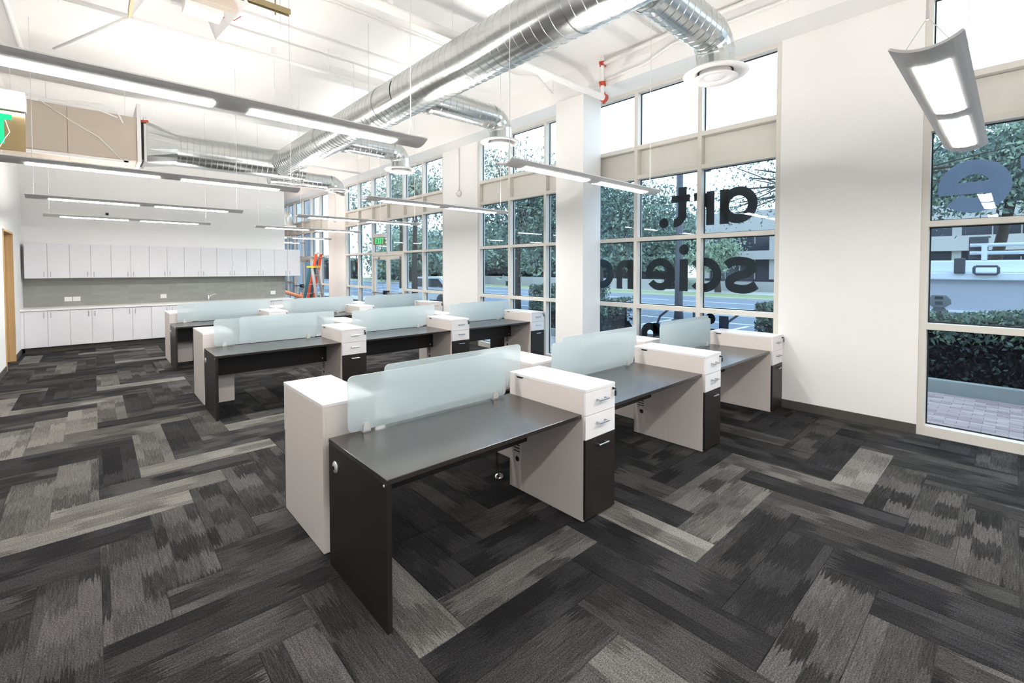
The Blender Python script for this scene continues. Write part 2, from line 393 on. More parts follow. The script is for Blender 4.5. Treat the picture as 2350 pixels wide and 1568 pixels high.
window(4, [16.80, 17.73, 18.70, 19.70, 20.70, 21.7, 22.87], 'far street window bay beyond the end of the kitchen wall', door=(18.70, 20.70))
def glassdoor(n, y0, y1, label):
    d = thing('door_%d' % n, label, 'door', (XF, (y0 + y1) / 2, 0), kind='structure')
    ym = (y0 + y1) / 2; a0, a1 = y0 + MW, y1 - MW; h = 2.145
    box('door_frame', XF, 6.43, a0, a0 + .035, 0, h, 'mullion_paint', d); box('door_frame', XF, 6.43, a1 - .035, a1, 0, h, 'mullion_paint', d)
    box('door_head', XF, 6.43, a0 + .035, a1 - .035, h - .05, h, 'mullion_paint', d)
    for s, (p, q) in enumerate(((a0 + .038, ym - .003), (ym + .003, a1 - .038))):
        lf = thing('door_leaf', loc=(0, 0, 0)); lf.parent = d
        lf.location = (0, (p + q) / 2 - d.location.y, 0)
        x0, x1 = XF + .03, XF + .075
        sw = .10
        for nm, (u0, u1, z0, z1) in dict(stile=(p, p + sw, .01, h - .055), stile2=(q - sw, q, .01, h - .055), top_rail=(p + sw, q - sw, h - .175, h - .055), bottom_rail=(p + sw, q - sw, .01, .25)).items():
            box(nm.rstrip('2'), x0, x1, u0, u1, z0, z1, 'mullion_paint', lf, .003)
        box('pane', x0 + .018, x0 + .026, p + sw, q - sw, .25, h - .175, 'window_glass', lf)
        m = MB().tube([(XF - .035, p + .05, 1.0), (XF - .035, q - .05, 1.0)], .028, 10).box(XF - .07, XF + .035, p + .02, p + .09, .95, 1.05)
        m.v = [(x - XF, y - (p + q) / 2, z) for x, y, z in m.v]; m.build('panic_bar', 'aluminium', lf, True, auto=True)
        box('bar_end_cap', XF - .08, XF + .03, (q - .1) if s == 0 else (p + .02), (q - .02) if s == 0 else (p + .1), .93, 1.07, 'black_plastic', lf, .006)
        cy = p + .09 if s == 0 else q - .41
        box('door_closer', XF - .035, XF + .03, cy, cy + .32, h - .17, h - .09, 'aluminium', lf, .006)
    return d
glassdoor(2, 11.385, 13.32, 'double glass doors with panic bars under the green sign')
glassdoor(3, 18.70, 20.70, 'far double glass doors behind the ladders')

# wooden doorway in the left wall
d1 = thing('door_1', 'light maple door frame with door standing open in left wall', 'door', (XL, 11.89, 0), kind='structure')
box('jamb', XL - .15, XL + .012, 11.28, 11.315, 0, 2.38, 'wood_maple', d1, .003)
box('jamb', XL - .15, XL + .012, 12.465, 12.50, 0, 2.38, 'wood_maple', d1, .003)
box('door_head', XL - .15, XL + .012, 11.315, 12.465, 2.345, 2.38, 'wood_maple', d1, .003)
box('door_stop', XL - .10, XL - .06, 12.445, 12.465, 0, 2.345, 'wood_maple', d1)
lf = box('door_leaf', XL - 1.25, XL - .155, 12.40, 12.445, .01, 2.34, 'wood_door', d1, .003)
struct('wall_side_room', [(XL - 2.6, XL - 2.5, 10, 14, 0, 2.9), (XL - 2.5, XL - .14, 13.9, 14.0, 0, 2.9)], 'wall_paint', 'white walls of the small room behind the wooden door')

# ------------------------------------------------------------------ workstations
P = 1.757; DW = 1.42; CW = .335; DD = .72; ZD = .737; ZC = .908; RD = 1.544   # station pitch, desk width, cabinet width, desk depth, heights, row depth
def make_desk():
    t = thing('desk', 'x', 'desk', group='dark desks of the workstation rows')
    box('desktop', 0, DW - .004, 0, DD, ZD - .026, ZD, 'espresso_top', t, .0025)
    lg = box('leg_panel', 0, .026, .004, DD - .004, 0, ZD - .0265, 'espresso_leg', t, .002)
    g = MB().lathe([(.0, .004), (.030, .004), (.033, 0), (.033, -.002)], 20)
    ob = g.build('grommet', 'clip_silver', t, True, loc=(-.002, .62, .60), rot=(0, -PI / 2, 0))
    g2 = MB().lathe([(.0, .0055), (.013, .0055), (.013, .003)], 14).build('grommet_hole', 'black_plastic', t, False, loc=(-.002, .632, .592), rot=(0, -PI / 2, 0))
    cp = MB().lathe([(0, .003), (.006, .003), (.007, 0)], 12).build('screw_cap', 'clip_silver', t, True, loc=(.0, .03, .70), rot=(0, -PI / 2, 0))
    box('modesty_panel', 0.03, DW - .005, .525, .545, .41, ZD - .03, 'espresso', t, .001)
    MB().lathe([(0, .006), (.009, .006), (.011, 0)], 12).build('panel_bolt', 'clip_silver', t, True, loc=(DW - .06, .525, .46), rot=(PI / 2, 0, 0))
    box('cable_tray', .05, DW - .03, DD + .004, DD + .045, ZD - .06, ZD - .03, 'black_plastic', t)
    return t
def handle(parent, name, x, y, z, m='steel', L=.112):
    b = MB()
    b.tube([(x - L / 2, y - .030, z), (x + L / 2, y - .030, z)], .0065, 10)
    for s in (-1, 1): b.box(x + s * (L / 2 - .012) - .006, x + s * (L / 2 - .012) + .006, y - .030, y, z - .005, z + .005)
    return b.build(name, m, parent, True, auto=True)
def make_cab():
    t = thing('storage_cabinet', 'x', 'cabinet', group='white storage cabinets of the workstation rows')
    yf, yb = -.03, .727; w = CW
    # origin: front-left corner of desk line; cabinet spans x 0..w
    for s in (0, 1):
        x0 = 0 if s == 0 else w - .018
        box('side_panel', x0, x0 + .018, yf + .02, yb, .006, ZC - .021, 'laminate_side', t, .001)
    box('back_panel', .018, w - .018, yb - .018, yb, .006, ZC - .021, 'laminate_side', t)
    box('base_plinth', .02, w - .02, yf + .05, yb - .03, 0, .05, 'black_plastic', t)
    box('top', 0, w, yf, yb - .205, ZC - .02, ZC, 'laminate_white', t, .0015)
    box('flap_lid', 0, w, yb - .203, yb, ZC - .02, ZC, 'laminate_white', t, .0015)
    n = MB().prism([(yb - .155, ZC - .0205), (yb - .075, ZC - .0205), (yb - .09, ZC - .034), (yb - .14, ZC - .034)], -.0012, .004)
    n.build('finger_notch', 'black_plastic', t)
    for k, (z0, z1, m, zh) in enumerate(((.731, .886, 'laminate_white', .822), (.566, .727, 'laminate_white', .665), (.02, .562, 'espresso_leg', .515))):
        d = box('drawer', .002, w - .002, yf, yf + .0195, z0, z1, m, t, .0012)
        h = handle(d, 'handle', 0, -.0097, zh - (z0 + z1) / 2)
    lk = MB().lathe([(0, .006), (.009, .006), (.0095, 0)], 14).build('lock', 'black_plastic', t, True, loc=(w - .028, yf, .868), rot=(PI / 2, 0, 0))
    ky = MB().box(-.0012, .0012, -.022, .0, -.006, .006).box(-.006, .006, -.026, -.018, -.004, .004).box(-.009, .009, -.026, -.020, -.05, -.012)
    ky.build('key', 'black_plastic', t, loc=(w - .028, yf, .868))
    # ventilated strip low at the back of the side facing the desk user
    st = box('vent_strip', -.0015, .0, yb - .125, yb - .003, .02, .62, 'laminate_side', t)
    s = MB()
    for q in range(8): s.box(-.003, -.0012, yb - .115, yb - .05, .465 - q * .024, .474 - q * .024)
    s.build('vent_slots', 'black_plastic', t)
    MB().lathe([(0, .002), (.02, .002), (.022, 0)], 18).build('cable_hole', 'black_plastic', t, False, loc=(-.0012, yb - .088, .24), rot=(0, -PI / 2, 0))
    return t
def rounded(w, h, r, n=6):
    out = []
    for cx, cz, a in ((w - r, r, -PI / 2), (w - r, h - r, 0), (r, h - r, PI / 2), (r, r, PI)):
        for i in range(n + 1): out.append((cx + r * math.cos(a + PI / 2 * i / n), cz + r * math.sin(a + PI / 2 * i / n)))
    return out
SW, SH = 1.235, .335
def make_screen():
    t = thing('privacy_screen', 'x', 'desk screen', group='frosted glass screens between facing desks')
    MB().prism(rounded(SW, SH, .035), -.004, .004, 'y').build('glass_panel', 'frosted_glass', t, loc=(0, 0, .012))
    for x in (.11, SW - .11):
        b = MB().prism([(-.024, -.0), (.024, -.0), (.020, .045), (.012, .055), (-.012, .055), (-.020, .045)], -.020, -.0045, 'y')
        b.prism([(-.024, -.0), (.024, -.0), (.020, .045), (.012, .055), (-.012, .055), (-.020, .045)], .0045, .016, 'y')
        b.box(-.024, .024, -.020, .016, 0, .010)
        b.build('clip', 'clip_silver', t, loc=(x, 0, .0005))
    return t
desk0, cab0, scr0 = make_desk(), make_cab(), make_screen()
used = set()
def place(proto, loc, rz, label, cond=None):
    if proto.name not in used and not cond:
        used.add(proto.name); proto.location = loc; proto.rotation_euler = (0, 0, rz); proto['label'] = label; return proto
    return dup(proto, loc, rz, label, keep=cond)
ROWX, ROWY = .985, [1.951, 6.026, 9.46]
RN = ['front row', 'middle row', 'back row']
PN = [['at the aisle end', 'in the middle', 'at the window end']] * 2
noleg = lambda ch: not ch.name.startswith(('leg_panel', 'grommet', 'screw_cap'))
nogl = lambda ch: True
for r, ry in enumerate(ROWY):
    # right-hand end of the row sits against the window wall
    for side in (0, 1):
        for k in range(3):
            if side == 0:
                f = lambda x, y: (ROWX + k * P + x, ry + y); rz = 0; pos = PN[0][k]; sn = 'near side'
            else:
                f = lambda x, y: (ROWX + 3 * P - (k * P + x), ry + RD - y); rz = PI; pos = PN[0][2 - k]; sn = 'far side'
            x, y = f(0, 0)
            place(desk0, (x, y, 0), rz, 'dark-stained desk on the %s of the %s, %s' % (sn, RN[r], pos), None if k == 0 else noleg)
            x, y = f(DW, 0)
            place(cab0, (x, y, 0), rz, 'white cabinet with dark lower drawer, %s of the %s, %s' % (sn, RN[r], pos))
            x, y = f(.10, DD - .035)
            place(scr0, (x, y, ZD), rz, 'frosted glass screen on the %s of the %s, %s' % (sn, RN[r], pos))

t = thing('floor_box', 'small chrome floor cable cover under the front desk', 'floor box', (2.43, 2.84, 0))
MB().lathe([(.04, 0), (.04, .008), (.03, .024), (.015, .03), (0, .031)], 18).build('cover', 'chrome', t, True)
MB().tube([(0, 0, .03), (.02, .05, .05), (.04, .07, .2), (.04, .07, .42)], .005, 6).build('cord', 'black_plastic', t, True)
# ------------------------------------------------------------------ kitchen
UX0, DWD = -1.05, .3345
for n in range(8):
    x0 = UX0 + n * 2 * DWD; x1 = x0 + 2 * DWD
    t = thing('wall_cabinet', 'white wall cabinet with two doors, number %s of eight counted from the left corner' % ['one', 'two', 'three', 'four', 'five', 'six', 'seven', 'eight'][n], 'cabinet', ((x0 + x1) / 2, YK - .17, 1.515), group='white wall cabinets over the backsplash')
    box('body', x0 + .0005, x1 - .0005, YK - .322, YK - .0005, 1.515, 2.24, 'cabinet_white', t)
    for s in (0, 1):
        a = x0 + s * DWD
        d = box('door', a + .003, a + DWD - .003, YK - .342, YK - .3225, 1.513, 2.242, 'cabinet_white', t, .002)
        hx = (DWD / 2 - .05) * (1 if s == 0 else -1)
        b = MB().tube([(hx, -.034, -.335), (hx, -.034, -.225)], .005, 8).box(hx - .004, hx + .004, -.034, -.01, -.325, -.317).box(hx - .004, hx + .004, -.034, -.01, -.243, -.235)
        b.build('handle', 'steel', d)
for n in range(7):
    x0 = UX0 + n * 2 * DWD; x1 = x0 + 2 * DWD
    if n == 6: x1 = 3.97
    t = thing('base_cabinet', 'white base cabinet with two doors under the counter, number %s from the left corner' % ['one', 'two', 'three', 'four', 'five', 'six', 'seven'][n], 'cabinet', ((x0 + x1) / 2, YK - .3, 0), group='white base cabinets under the counter')
    box('body', x0 + .0005, x1 - .0005, YK - .595, YK - .0005, .105, .855, 'cabinet_white', t)
    box('toe_kick', x0 + .0005, x1 - .0005, YK - .54, YK - .52, 0, .1045, 'baseboard_rubber', t)
    hw = (x1 - x0) / 2
    for s in (0, 1):
        a = x0 + s * hw
        d = box('door', a + .003, a + hw - .003, YK - .617, YK - .596, .112, .848, 'cabinet_white', t, .002)
        hx = (hw / 2 - .05) * (1 if s == 0 else -1)
        b = MB().tube([(hx, -.034, .225), (hx, -.034, .335)], .005, 8).box(hx - .004, hx + .004, -.034, -.01, .235, .243).box(hx - .004, hx + .004, -.034, -.01, .317, .325)
        b.build('handle', 'steel', d)
tag(box('filler_panel', XL + .001, UX0, YK - .605, YK - .001, .105, .855, 'cabinet_white'), 'narrow white filler strip between left wall and base cabinets', 'panel')
tag(box('countertop', XL + .001, 4.02, YK - .64, YK - .0135, .8555, .897, 'counter_white', None, .003), 'long white countertop below the grey backsplash', 'countertop')
bs = tag(box('backsplash', XL + .0005, 3.998, YK - .006, YK - .0002, .897, 1.515, 'tile_grout'), 'grey-green tiled backsplash between counter and wall cabinets', 'backsplash')
for k, c in enumerate(('92948c', '95978f', '989a92')): mat('tile_%d' % k, c, .35, noise=.06, nscale=(6, 6, 40))
th, tw = .075, .305
rows_ = int(.618 / th)
rest_t = [MB(), MB(), MB()]; cnt = 0
for j in range(9):
    z0 = .8975 + j * th; z1 = min(z0 + th, 1.5145)
    if z1 - z0 < .01: continue
    x = XL - (tw / 2 if j % 2 else 0)
    while x < 3.998:
        a, b = max(x, XL + .001), min(x + tw, 3.9975)
        if b - a > .01:
            box('tile', a + .001, b - .001, YK - .012 - rnd.random() * .001, YK - .0062, z0 + .001, z1 - .001, 'tile_%d' % rnd.randrange(3), bs)
        x += tw
for n, (a, b, lab) in enumerate(((-.482, -.36, 'left one of the paired white outlet plates on the backsplash'), (-.348, -.228, 'right one of the paired white outlet plates on the backsplash'), (1.179, 1.296, 'single white outlet plate left of the faucet'), (3.612, 3.739, 'white outlet plate at the right end of the backsplash'))):
    o = thing('outlet_plate', lab, 'outlet', ((a + b) / 2, YK - .014, 1.0), group='outlet plates on the backsplash')
    box('plate', a, b, YK - .0205, YK - .0135, 1.0, 1.095, 'laminate_white', o, .002)
    for q in (a + .02, (a + b) / 2 + .008): box('socket', q, q + .03, YK - .022, YK - .0206, 1.022, 1.072, 'diffuser_white', o, .001)
t = thing('faucet', 'chrome kitchen faucet with curved spout on the counter', 'faucet', (2.13, YK - .2, .897))
MB().lathe([(0, 0), (.028, 0), (.028, .012), (.018, .02), (.016, .14), (.012, .16), (0, .16)], 16).build('body', 'chrome', t, True)
MB().tube([(0, 0, .08)] + [(.02 + .11 * math.sin(a), -.0, .12 + .06 * math.sin(a * 1.0)) for a in (.2, .5, .8, 1.1, 1.4)] + [(.155, 0, .165), (.16, 0, .14)], .011, 10).build('spout', 'chrome', t, True)
MB().tube([(0, 0, .16), (-.012, 0, .19), (-.03, 0, .21)], .007, 8).build('lever', 'chrome', t, True)
o = tag(box('ceiling_sensor', 0.22, .27, YK - .04, YK - .001, 2.93, 2.98, 'black_plastic', None, .008), 'small black sensor on the white wall above the wall cabinets', 'sensor')

# ------------------------------------------------------------------ pendant lights
def make_fixture():
    t = thing('pendant_light', 'x', 'light', group='linear pendant lights')
    L = 2.44; R = .20; hw = .12; n = 12
    def yz(a, r): return (r * math.sin(a), R - r * math.cos(a))
    am = math.asin(hw / R)
    outer = [yz(-am + 2 * am * i / n, R) for i in range(n + 1)]
    inner = [yz(am - 2 * am * i / n, R - .012) for i in range(n + 1)]
    h = MB().prism(outer + inner, -L / 2 + .05, L / 2 - .05).build('housing', 'fixture_grey', t, False)
    for s in (-1, 1):
        a, b = (-L / 2, -L / 2 + .0495) if s < 0 else (L / 2 - .0495, L / 2)
        MB().prism(outer + inner, a, b).build('end_cap', 'fixture_grey', t)
    al = am * .47
    for t0, t1 in ((.087, .463), (.537, .913)):
        x0, x1 = -L / 2 + t0 * L, -L / 2 + t1 * L
        lo = [yz(-al + 2 * al * i / 6, R + .0022) for i in range(7)]; li = [yz(al - 2 * al * i / 6, R - .0005) for i in range(7)]
        MB().prism(lo + li, x0, x1).build('lens', 'lens', t)
        MB().box(x0 + .05, x1 - .05, -.025, .025, .022, .028).build('uplight_strip', 'uplight', t)
    for s in (-1, 1):
        x = s * (L / 2 - .07); top = CEIL - 2.625
        b = MB()
        b.tube([(x, -.085, .02), (x, 0, .16)], .0016, 5); b.tube([(x, .085, .02), (x, 0, .16)], .0016, 5)
        b.tube([(x, 0, .15), (x, 0, .19)], .006, 6)
        b.tube([(x, 0, .18), (x + .003, .004, 1.0), (x, 0, top - .01)], .0035, 6)
        b.build('suspension_cable', 'cable', t)
    return t
fx0 = make_fixture()
FY = [-2.5, .27, 3.03, 5.82, 8.60, 11.42]
ORD = ['behind the viewpoint', 'nearest the viewpoint', 'first', 'second', 'third', 'fourth']
for n, y in enumerate(FY):
    for c, xc in enumerate((.59, 3.87)):
        xc2 = xc + (.0 if n != 1 or c == 0 else -.1)
        lab = 'linear grey pendant light, %s from the front in the %s line of lights' % (ORD[n], ('left', 'right')[c])
        if n == 1 and c == 1: lab = 'linear grey pendant light seen end-on beside the right window'
        if n < 2 and not (n == 1 and c == 1): lab = 'linear grey pendant light %s in the %s line' % (ORD[n], ('left', 'right')[c])
        if fx0.name not in used:
            used.add(fx0.name); fx0.location = (xc2, y, 2.625); fx0['label'] = lab
        else: dup(fx0, (xc2, y, 2.625), 0, lab)
for y, lab in ((14.75, 'linear pendant light just past the kitchen wall end'), (17.6, 'linear pendant light farthest off in the corridor')):
    dup(fx0, (4.35 if y < 15 else 4.5, y + .0, 2.625), 0, lab)

# ------------------------------------------------------------------ ducts
def duct(name, parent, p0, p1, r, pitch=.115, m='galvanised', cap=True, n=28):
    p0, p1 = Vector(p0), Vector(p1); L = (p1 - p0).length; d = (p1 - p0).normalized()
    prof = [0.]; rr = [r]; s = pitch * .5
    while s < L - .02:
        for ds, dr in ((-.006, 0), (-.003, .004), (.003, .004), (.006, 0)): prof.append(s + ds); rr.append(r + dr)
        s += pitch
    prof.append(L); rr.append(r)
    b = MB().tube([p0 + d * q for q in prof], rr, n, cap)
    return b.build(name, m, parent, True, auto=True)
DX, DZ, DR = 3.07, 3.995, .26
YT = 10.95
t = thing('spiral_duct', 'large galvanised spiral duct crossing the ceiling lengthwise', 'duct', (DX, 4.0, DZ))
duct('trunk', t, (0, -7.0, 0), (0, YT - 4.0 - .12, 0), DR)
for y in (-1.45, 1.95, 4.2):
    MB().tube([(0, y, 0), (0, y + .05, 0)], DR + .008, 28).build('joint_band', 'galvanised', t, True, auto=True)
hd = MB()
for y in (-2.5, .4, 3.1, 5.8):
    hd.tube([(-.0, y, DR), (0, y, CEIL - DZ)], .004, 6)
hd.build('hanger_rods', 'cable', t)
pa = [(DR + .006) * 1.0]
ap = MB()
for i in range(9):
    a = math.radians(150 + i * 7); 
    for y in (1.42, 1.82): ap.v.append(((DR + .006) * math.cos(a), y, (DR + .006) * math.sin(a)))
for i in range(8): ap.f.append((2 * i, 2 * i + 1, 2 * i + 3, 2 * i + 2))
o = ap.build('access_panel', 'galvanised', t)
DIFF = [(4.54, 2.03), (4.58, 5.32), (4.42, 8.10), (4.45, 11.28)]
DN = ['nearest', 'second', 'third', 'farthest']
for n, (x, y) in enumerate(DIFF):
    r = .175; zc = DZ - (.02 if n < 3 else .2)
    t = thing('branch_duct', '%s galvanised branch duct with round ceiling diffuser, counted from the front' % DN[n], 'duct', (x, y, 3.6), group='branch ducts with diffusers')
    x0 = DX + DR - .03 - x if n < 3 else DX - .15 - x
    cz = zc - 3.6
    duct('spiral_pipe', t, (x0, 0, cz), (-.20, 0, cz), r, .105, cap=True, n=24)
    el = []
    for i in range(7):
        a = PI / 2 * i / 6; el.append((-.20 + .20 * math.sin(a), 0, cz - .20 * (1 - math.cos(a))))
    b = MB()
    b.tube(el + [(0, 0, .06)], [r, r + .004, r, r + .004, r, r + .004, r, r - .005], 24, False)
    b.build('elbow', 'galvanised', t, False)
    MB().tube([(x0, 0, cz), (x0 + .05, 0, cz)], r + .02, 24, False).build('collar', 'galvanised', t, False)
    MB().lathe([(.165, .10), (.17, .06), (.29, .045), (.30, .03), (.285, .022), (.20, .03), (.175, .045), (.165, .06)], 32).build('diffuser_cone', 'diffuser_white', t, True)
    MB().lathe([(.14, .10), (.15, .02), (.205, -.012), (.20, -.02), (.12, -.006), (.10, .012), (.085, -.004), (.03, -.014), (0, -.014)], 32).build('diffuser_core', 'diffuser_white', t, True)
    MB().lathe([(.163, .055), (.10, .07), (0, .07)], 24).build('diffuser_throat', 'black_plastic', t)
t = thing('supply_duct', 'galvanised round duct joining the beige air handler to the long trunk', 'duct', (2.2, YT, DZ))
RX = .31
duct('spiral_pipe', t, (-1.0, 0, 0), (1.32, 0, 0), RX, .10)
b = MB(); nseg = 24
ring0 = []; 
for k in range(nseg):
    a = 2 * PI * (k + .5) / nseg; b.v.append((-1.0, RX * math.cos(a), RX * math.sin(a)))
for k in range(nseg):
    a = 2 * PI * (k + .5) / nseg; c_, s_ = math.cos(a), math.sin(a); q = max(abs(c_), abs(s_)); b.v.append((-1.46, .40 * c_ / q, .36 * s_ / q + .02))
for k in range(nseg): j = (k + 1) % nseg; b.f.append((k, j, nseg + j, nseg + k))
b.build('square_transition', 'galvanised', t)
box('flange', 2.2 - 1.50, 2.2 - 1.463, YT - .42, YT + .42, DZ - .36, DZ + .42, 'galvanised', t)
t = thing('air_handler', 'beige rectangular air handler box under the ceiling at left', 'air handler', (-.1, YT, 3.62))
box('casing', -2.4, -.28, YT - .42, YT + .42, 3.62, 4.38, 'duct_beige', t, .004)
box('casing', -.276, .60, YT - .42, YT + .42, 3.62, 4.38, 'duct_beige', t, .004)
box('end_plate', .603, .66, YT - .45, YT + .45, 3.60, 4.62, 'diffuser_white', t, .003)
box('flex_connector', .661, .699, YT - .40, YT + .40, 3.66, 4.36, 'black_plastic', t)
b = MB()
for x in (-.9, .45):
    b.tube([(x + .1, -.40, .0), (x + .1, -.40, CEIL - 3.62)], .006, 6); b.box(x + .07, x + .13, -.44, -.36, -.05, .0)
b.box(-1.2, .6, -.44, -.36, -.06, -.02)
b.build('hanger_frame', 'white_pipe', t)
MB().tube([(.76, -.46, .70), (.86, -.46, .72)], .02, 8).build('drain_knob', 'coupling_red', t, True)
b = MB().tube([(-1.6, -.43, 1.0), (-.7, -.43, .84), (-.35, -.43, .80), (.0, -.43, .86), (.25, -.43, .88), (.45, -.43, .80), (.52, -.43, .62)], .014, 8)
b.tube([(-1.6, -.44, .93), (-.7, -.44, .80), (-.2, -.44, .80), (.2, -.44, .78), (.45, -.44, .70)], .014, 8)
b.tube([(-.5, -.44, .78), (-.1, -.44, .5), (.2, -.44, .32), (.50, -.44, -.02)], .008, 6)
b.build('refrigerant_line', 'white_pipe', t, True)
# far duct bulb in the corridor
t = thing('corridor_duct', 'galvanised duct stub with round diffuser far off in the corridor', 'duct', (5.0, 17.4, 3.2))
duct('spiral_pipe', t, (-1.2, 0, .28), (-.12, 0, .28), .22, .12)
MB().lathe([(0, .52), (.12, .50), (.2, .42), (.23, .30), (.22, .1), (.22, .05)], 20).build('elbow', 'galvanised', t, True)
MB().lathe([(.22, .05), (.36, .02), (.34, -.02), (.2, -.03), (0, -.03)], 24).build('diffuser_cone', 'diffuser_white', t, True)

# ------------------------------------------------------------------ pipes and ceiling gear
t = thing('sprinkler_pipe', 'white sprinkler main with red couplings crossing above the long duct', 'pipe', (3.5, 4.30, 4.33))
MB().tube([(-4.5, 0, 0), (2.33, 0, 0)], .047, 14).build('main_pipe', 'white_pipe', t, True, auto=True)
for x in (-1.25, 2.26):
    MB().tube([(x, 0, .03), (x, 0, CEIL - 4.33)], .03, 12).build('riser', 'white_pipe', t, True, auto=True)
    for z in ((.24,) if x < 0 else (.20, .5)):
        b = MB().tube([(x, 0, z - .03), (x, 0, z + .03)], .047, 12).box(x - .07, x + .07, -.014, .014, z - .02, z + .02)
        b.build('coupling', 'coupling_red', t)
b = MB().tube([(2.27, 0, 0), (2.33, 0, 0)], .062, 14).box(2.285, 2.315, -.016, .016, -.085, .085); b.build('end_coupling', 'coupling_red', t)
b = MB().tube([(2.26, 0, .5), (2.26, -1.2, .55), (2.26, -3.2, .55)], .03, 10).build('cross_pipe', 'white_pipe', t, True)
t = thing('sprinkler_line', 'thin white sprinkler line over the second branch duct', 'pipe', (3.5, 6.9, 4.6))
MB().tube([(-4.0, 0, 0), (2.30, 0, 0)], .026, 10).build('pipe', 'white_pipe', t, True)
for x in (-.9, 1.2):
    b = MB().tube([(x, 0, 0), (x, 0, CEIL - 4.6)], .006, 6).tube([(x, 0, -.06), (x, 0, .0)], .012, 8); b.build('hanger', 'white_pipe', t)
t = thing('sprinkler_line', 'thin white sprinkler line far back with a red valve', 'pipe', (4.3, 13.0, 4.5))
MB().tube([(-.6, 0, 0), (1.5, 0, 0)], .026, 10).build('pipe', 'white_pipe', t, True)
b = MB().tube([(-.68, 0, 0), (-.58, 0, 0)], .045, 10).box(-.65, -.61, -.03, .03, -.1, 0); b.build('valve', 'coupling_red', t)
def conduit(pts, r, label, nm='conduit', m='white_pipe'):
    c = Vector(pts[0]); o = MB().tube([Vector(p) - c for p in pts], r, 8).build(nm, m, None, True, loc=c)
    return tag(o, label, 'conduit', group='white conduits on the ceiling')
conduit([(-1.0, 3.3, CEIL - .05), (3.2, 3.3, CEIL - .05), (5.7, 3.3, CEIL - .05)], .018, 'thin white conduit across the ceiling in front of the sprinkler main')
conduit([(-1.0, 5.6, CEIL - .05), (5.2, 5.6, CEIL - .05), (5.45, 5.4, CEIL - .05), (5.82, 5.4, 4.7)], .018, 'thin white conduit across the ceiling behind the sprinkler main')
conduit([(5.81, -2, 4.75), (5.81, 3.2, 4.75), (5.81, 3.6, 4.62), (5.81, 4.6, 4.58)], .02, 'white conduit along the ceiling beam over the column bay')
conduit([(-.78, 3.5, CEIL - .13), (-.70, 8, CEIL - .13), (-.70, 10.2, CEIL - .13)], .03, 'thick white conduit along the ceiling at far left')
conduit([(-1.0, 3.2, CEIL - .13), (-.90, 8, CEIL - .13), (-.90, 10.2, CEIL - .13)], .03, 'second thick white conduit along the ceiling at far left')
for n, (a, b) in enumerate((((.9, 6.1, 4.35), (1.8, 5.3, CEIL)), ((-.3, 7.7, 4.3), (.7, 7.0, CEIL)))):
    conduit([a, b], .02, ['slanting white brace below the ceiling left of the long duct', 'slanting white brace below the ceiling over the third left light'][n], 'seismic_brace')
for n, (x, y, l) in enumerate(((1.5, 5.3, 'left of the long duct'), (2.0, 7.4, 'behind the second left light'), (-.2, 6.2, 'over the second left light'))):
    o = MB().tube([(0, 0, 0), (0, 0, .7)], .006, 6).box(-.03, .03, -.03, .03, .6, .7).build('hanger_rod', 'white_pipe', None, loc=(x, y, CEIL - .7))
    tag(o, 'thin white threaded rod hanging from the ceiling %s' % l, 'rod', 'hanger rods')
# wall camera with conduit on the second pier
t = thing('security_camera', 'small white dome camera on conduit fixed to the second pier', 'camera', (XW, 8.72, 3.45))
MB().lathe([(0, 0), (.075, 0), (.08, .02), (.06, .06), (.03, .08), (0, .085)], 18).build('dome', 'diffuser_white', t, True, rot=(0, -PI / 2, 0))
MB().lathe([(0, .0), (.022, 0), (.022, .008), (0, .01)], 14).build('lens_cover', 'fixture_grey', t, True, loc=(-.085, 0, 0), rot=(0, -PI / 2, 0))
MB().tube([(-.02, 0, .06), (-.02, 0, 1.05)], .012, 8).build('conduit', 'white_pipe', t, True)
t = thing('security_camera', 'small white dome camera on the far pier', 'camera', (XW, 16.1, 3.4))
MB().lathe([(0, 0), (.075, 0), (.08, .02), (.06, .06), (0, .085)], 14).build('dome', 'diffuser_white', t, True, rot=(0, -PI / 2, 0))
MB().tube([(-.02, 0, .06), (-.02, 0, 1.05)], .012, 8).build('conduit', 'white_pipe', t, True)
# exit signs
def exitsign(loc, rz, label, hang):
    t = thing('exit_sign', label, 'exit sign', loc, rz)
    box0 = lambda *a, **k: None
    def lb(nm, x0, x1, y0, y1, z0, z1, m, bev=0): o = link(nm, boxmesh(x1 - x0, y1 - y0, z1 - z0, m, bev), None, t); o.location = ((x0 + x1) / 2, (y0 + y1) / 2, (z0 + z1) / 2); return o
    lb('housing', -.26, .16, -.03, .03, .20, .30, 'diffuser_white', .004)
    lb('mirror_panel', -.255, .155, -.004, .004, 0, .20, 'mirror_bronze', .001)
    G = {'E': [(0, .02, 0, .15), (0, .07, 0, .025), (0, .06, .062, .087), (0, .07, .125, .15)], 'I': [(.022, .044, 0, .15)], 'T': [(.022, .05, 0, .15), (-.005, .077, .122, .15)]}
    for ch, x in (('E', -.185), ('X', -.105), ('I', -.035), ('T', .031)):
        b = MB()
        if ch == 'X':
            for s in (1, -1):
                a = [(0, 0), (.022, 0), (.07, .15), (.048, .15)]
                if s < 0: a = [(.07 - p, q) for p, q in a]
                b.prism(a, -.007, -.0045, 'y')
        else:
            for x0, x1, z0, z1 in G[ch]: b.box(x0, x1, -.007, -.0045, z0, z1)
        b.build('letter', 'exit_green', t, loc=(x, 0, .03))
    MB().tube([(0, 0, .30), (0, 0, hang)], .008, 8).build('stem', 'white_pipe', t)
    MB().tube([(.06, -.008, .0), (.085, -.008, .06), (.10, -.008, .09), (.085, -.008, .15)], .0016, 5).build('cord', 'cable', t)
exitsign((-.403, 3.48, 2.325), 0, 'hanging exit sign with green letters at the left edge', CEIL - 2.325)
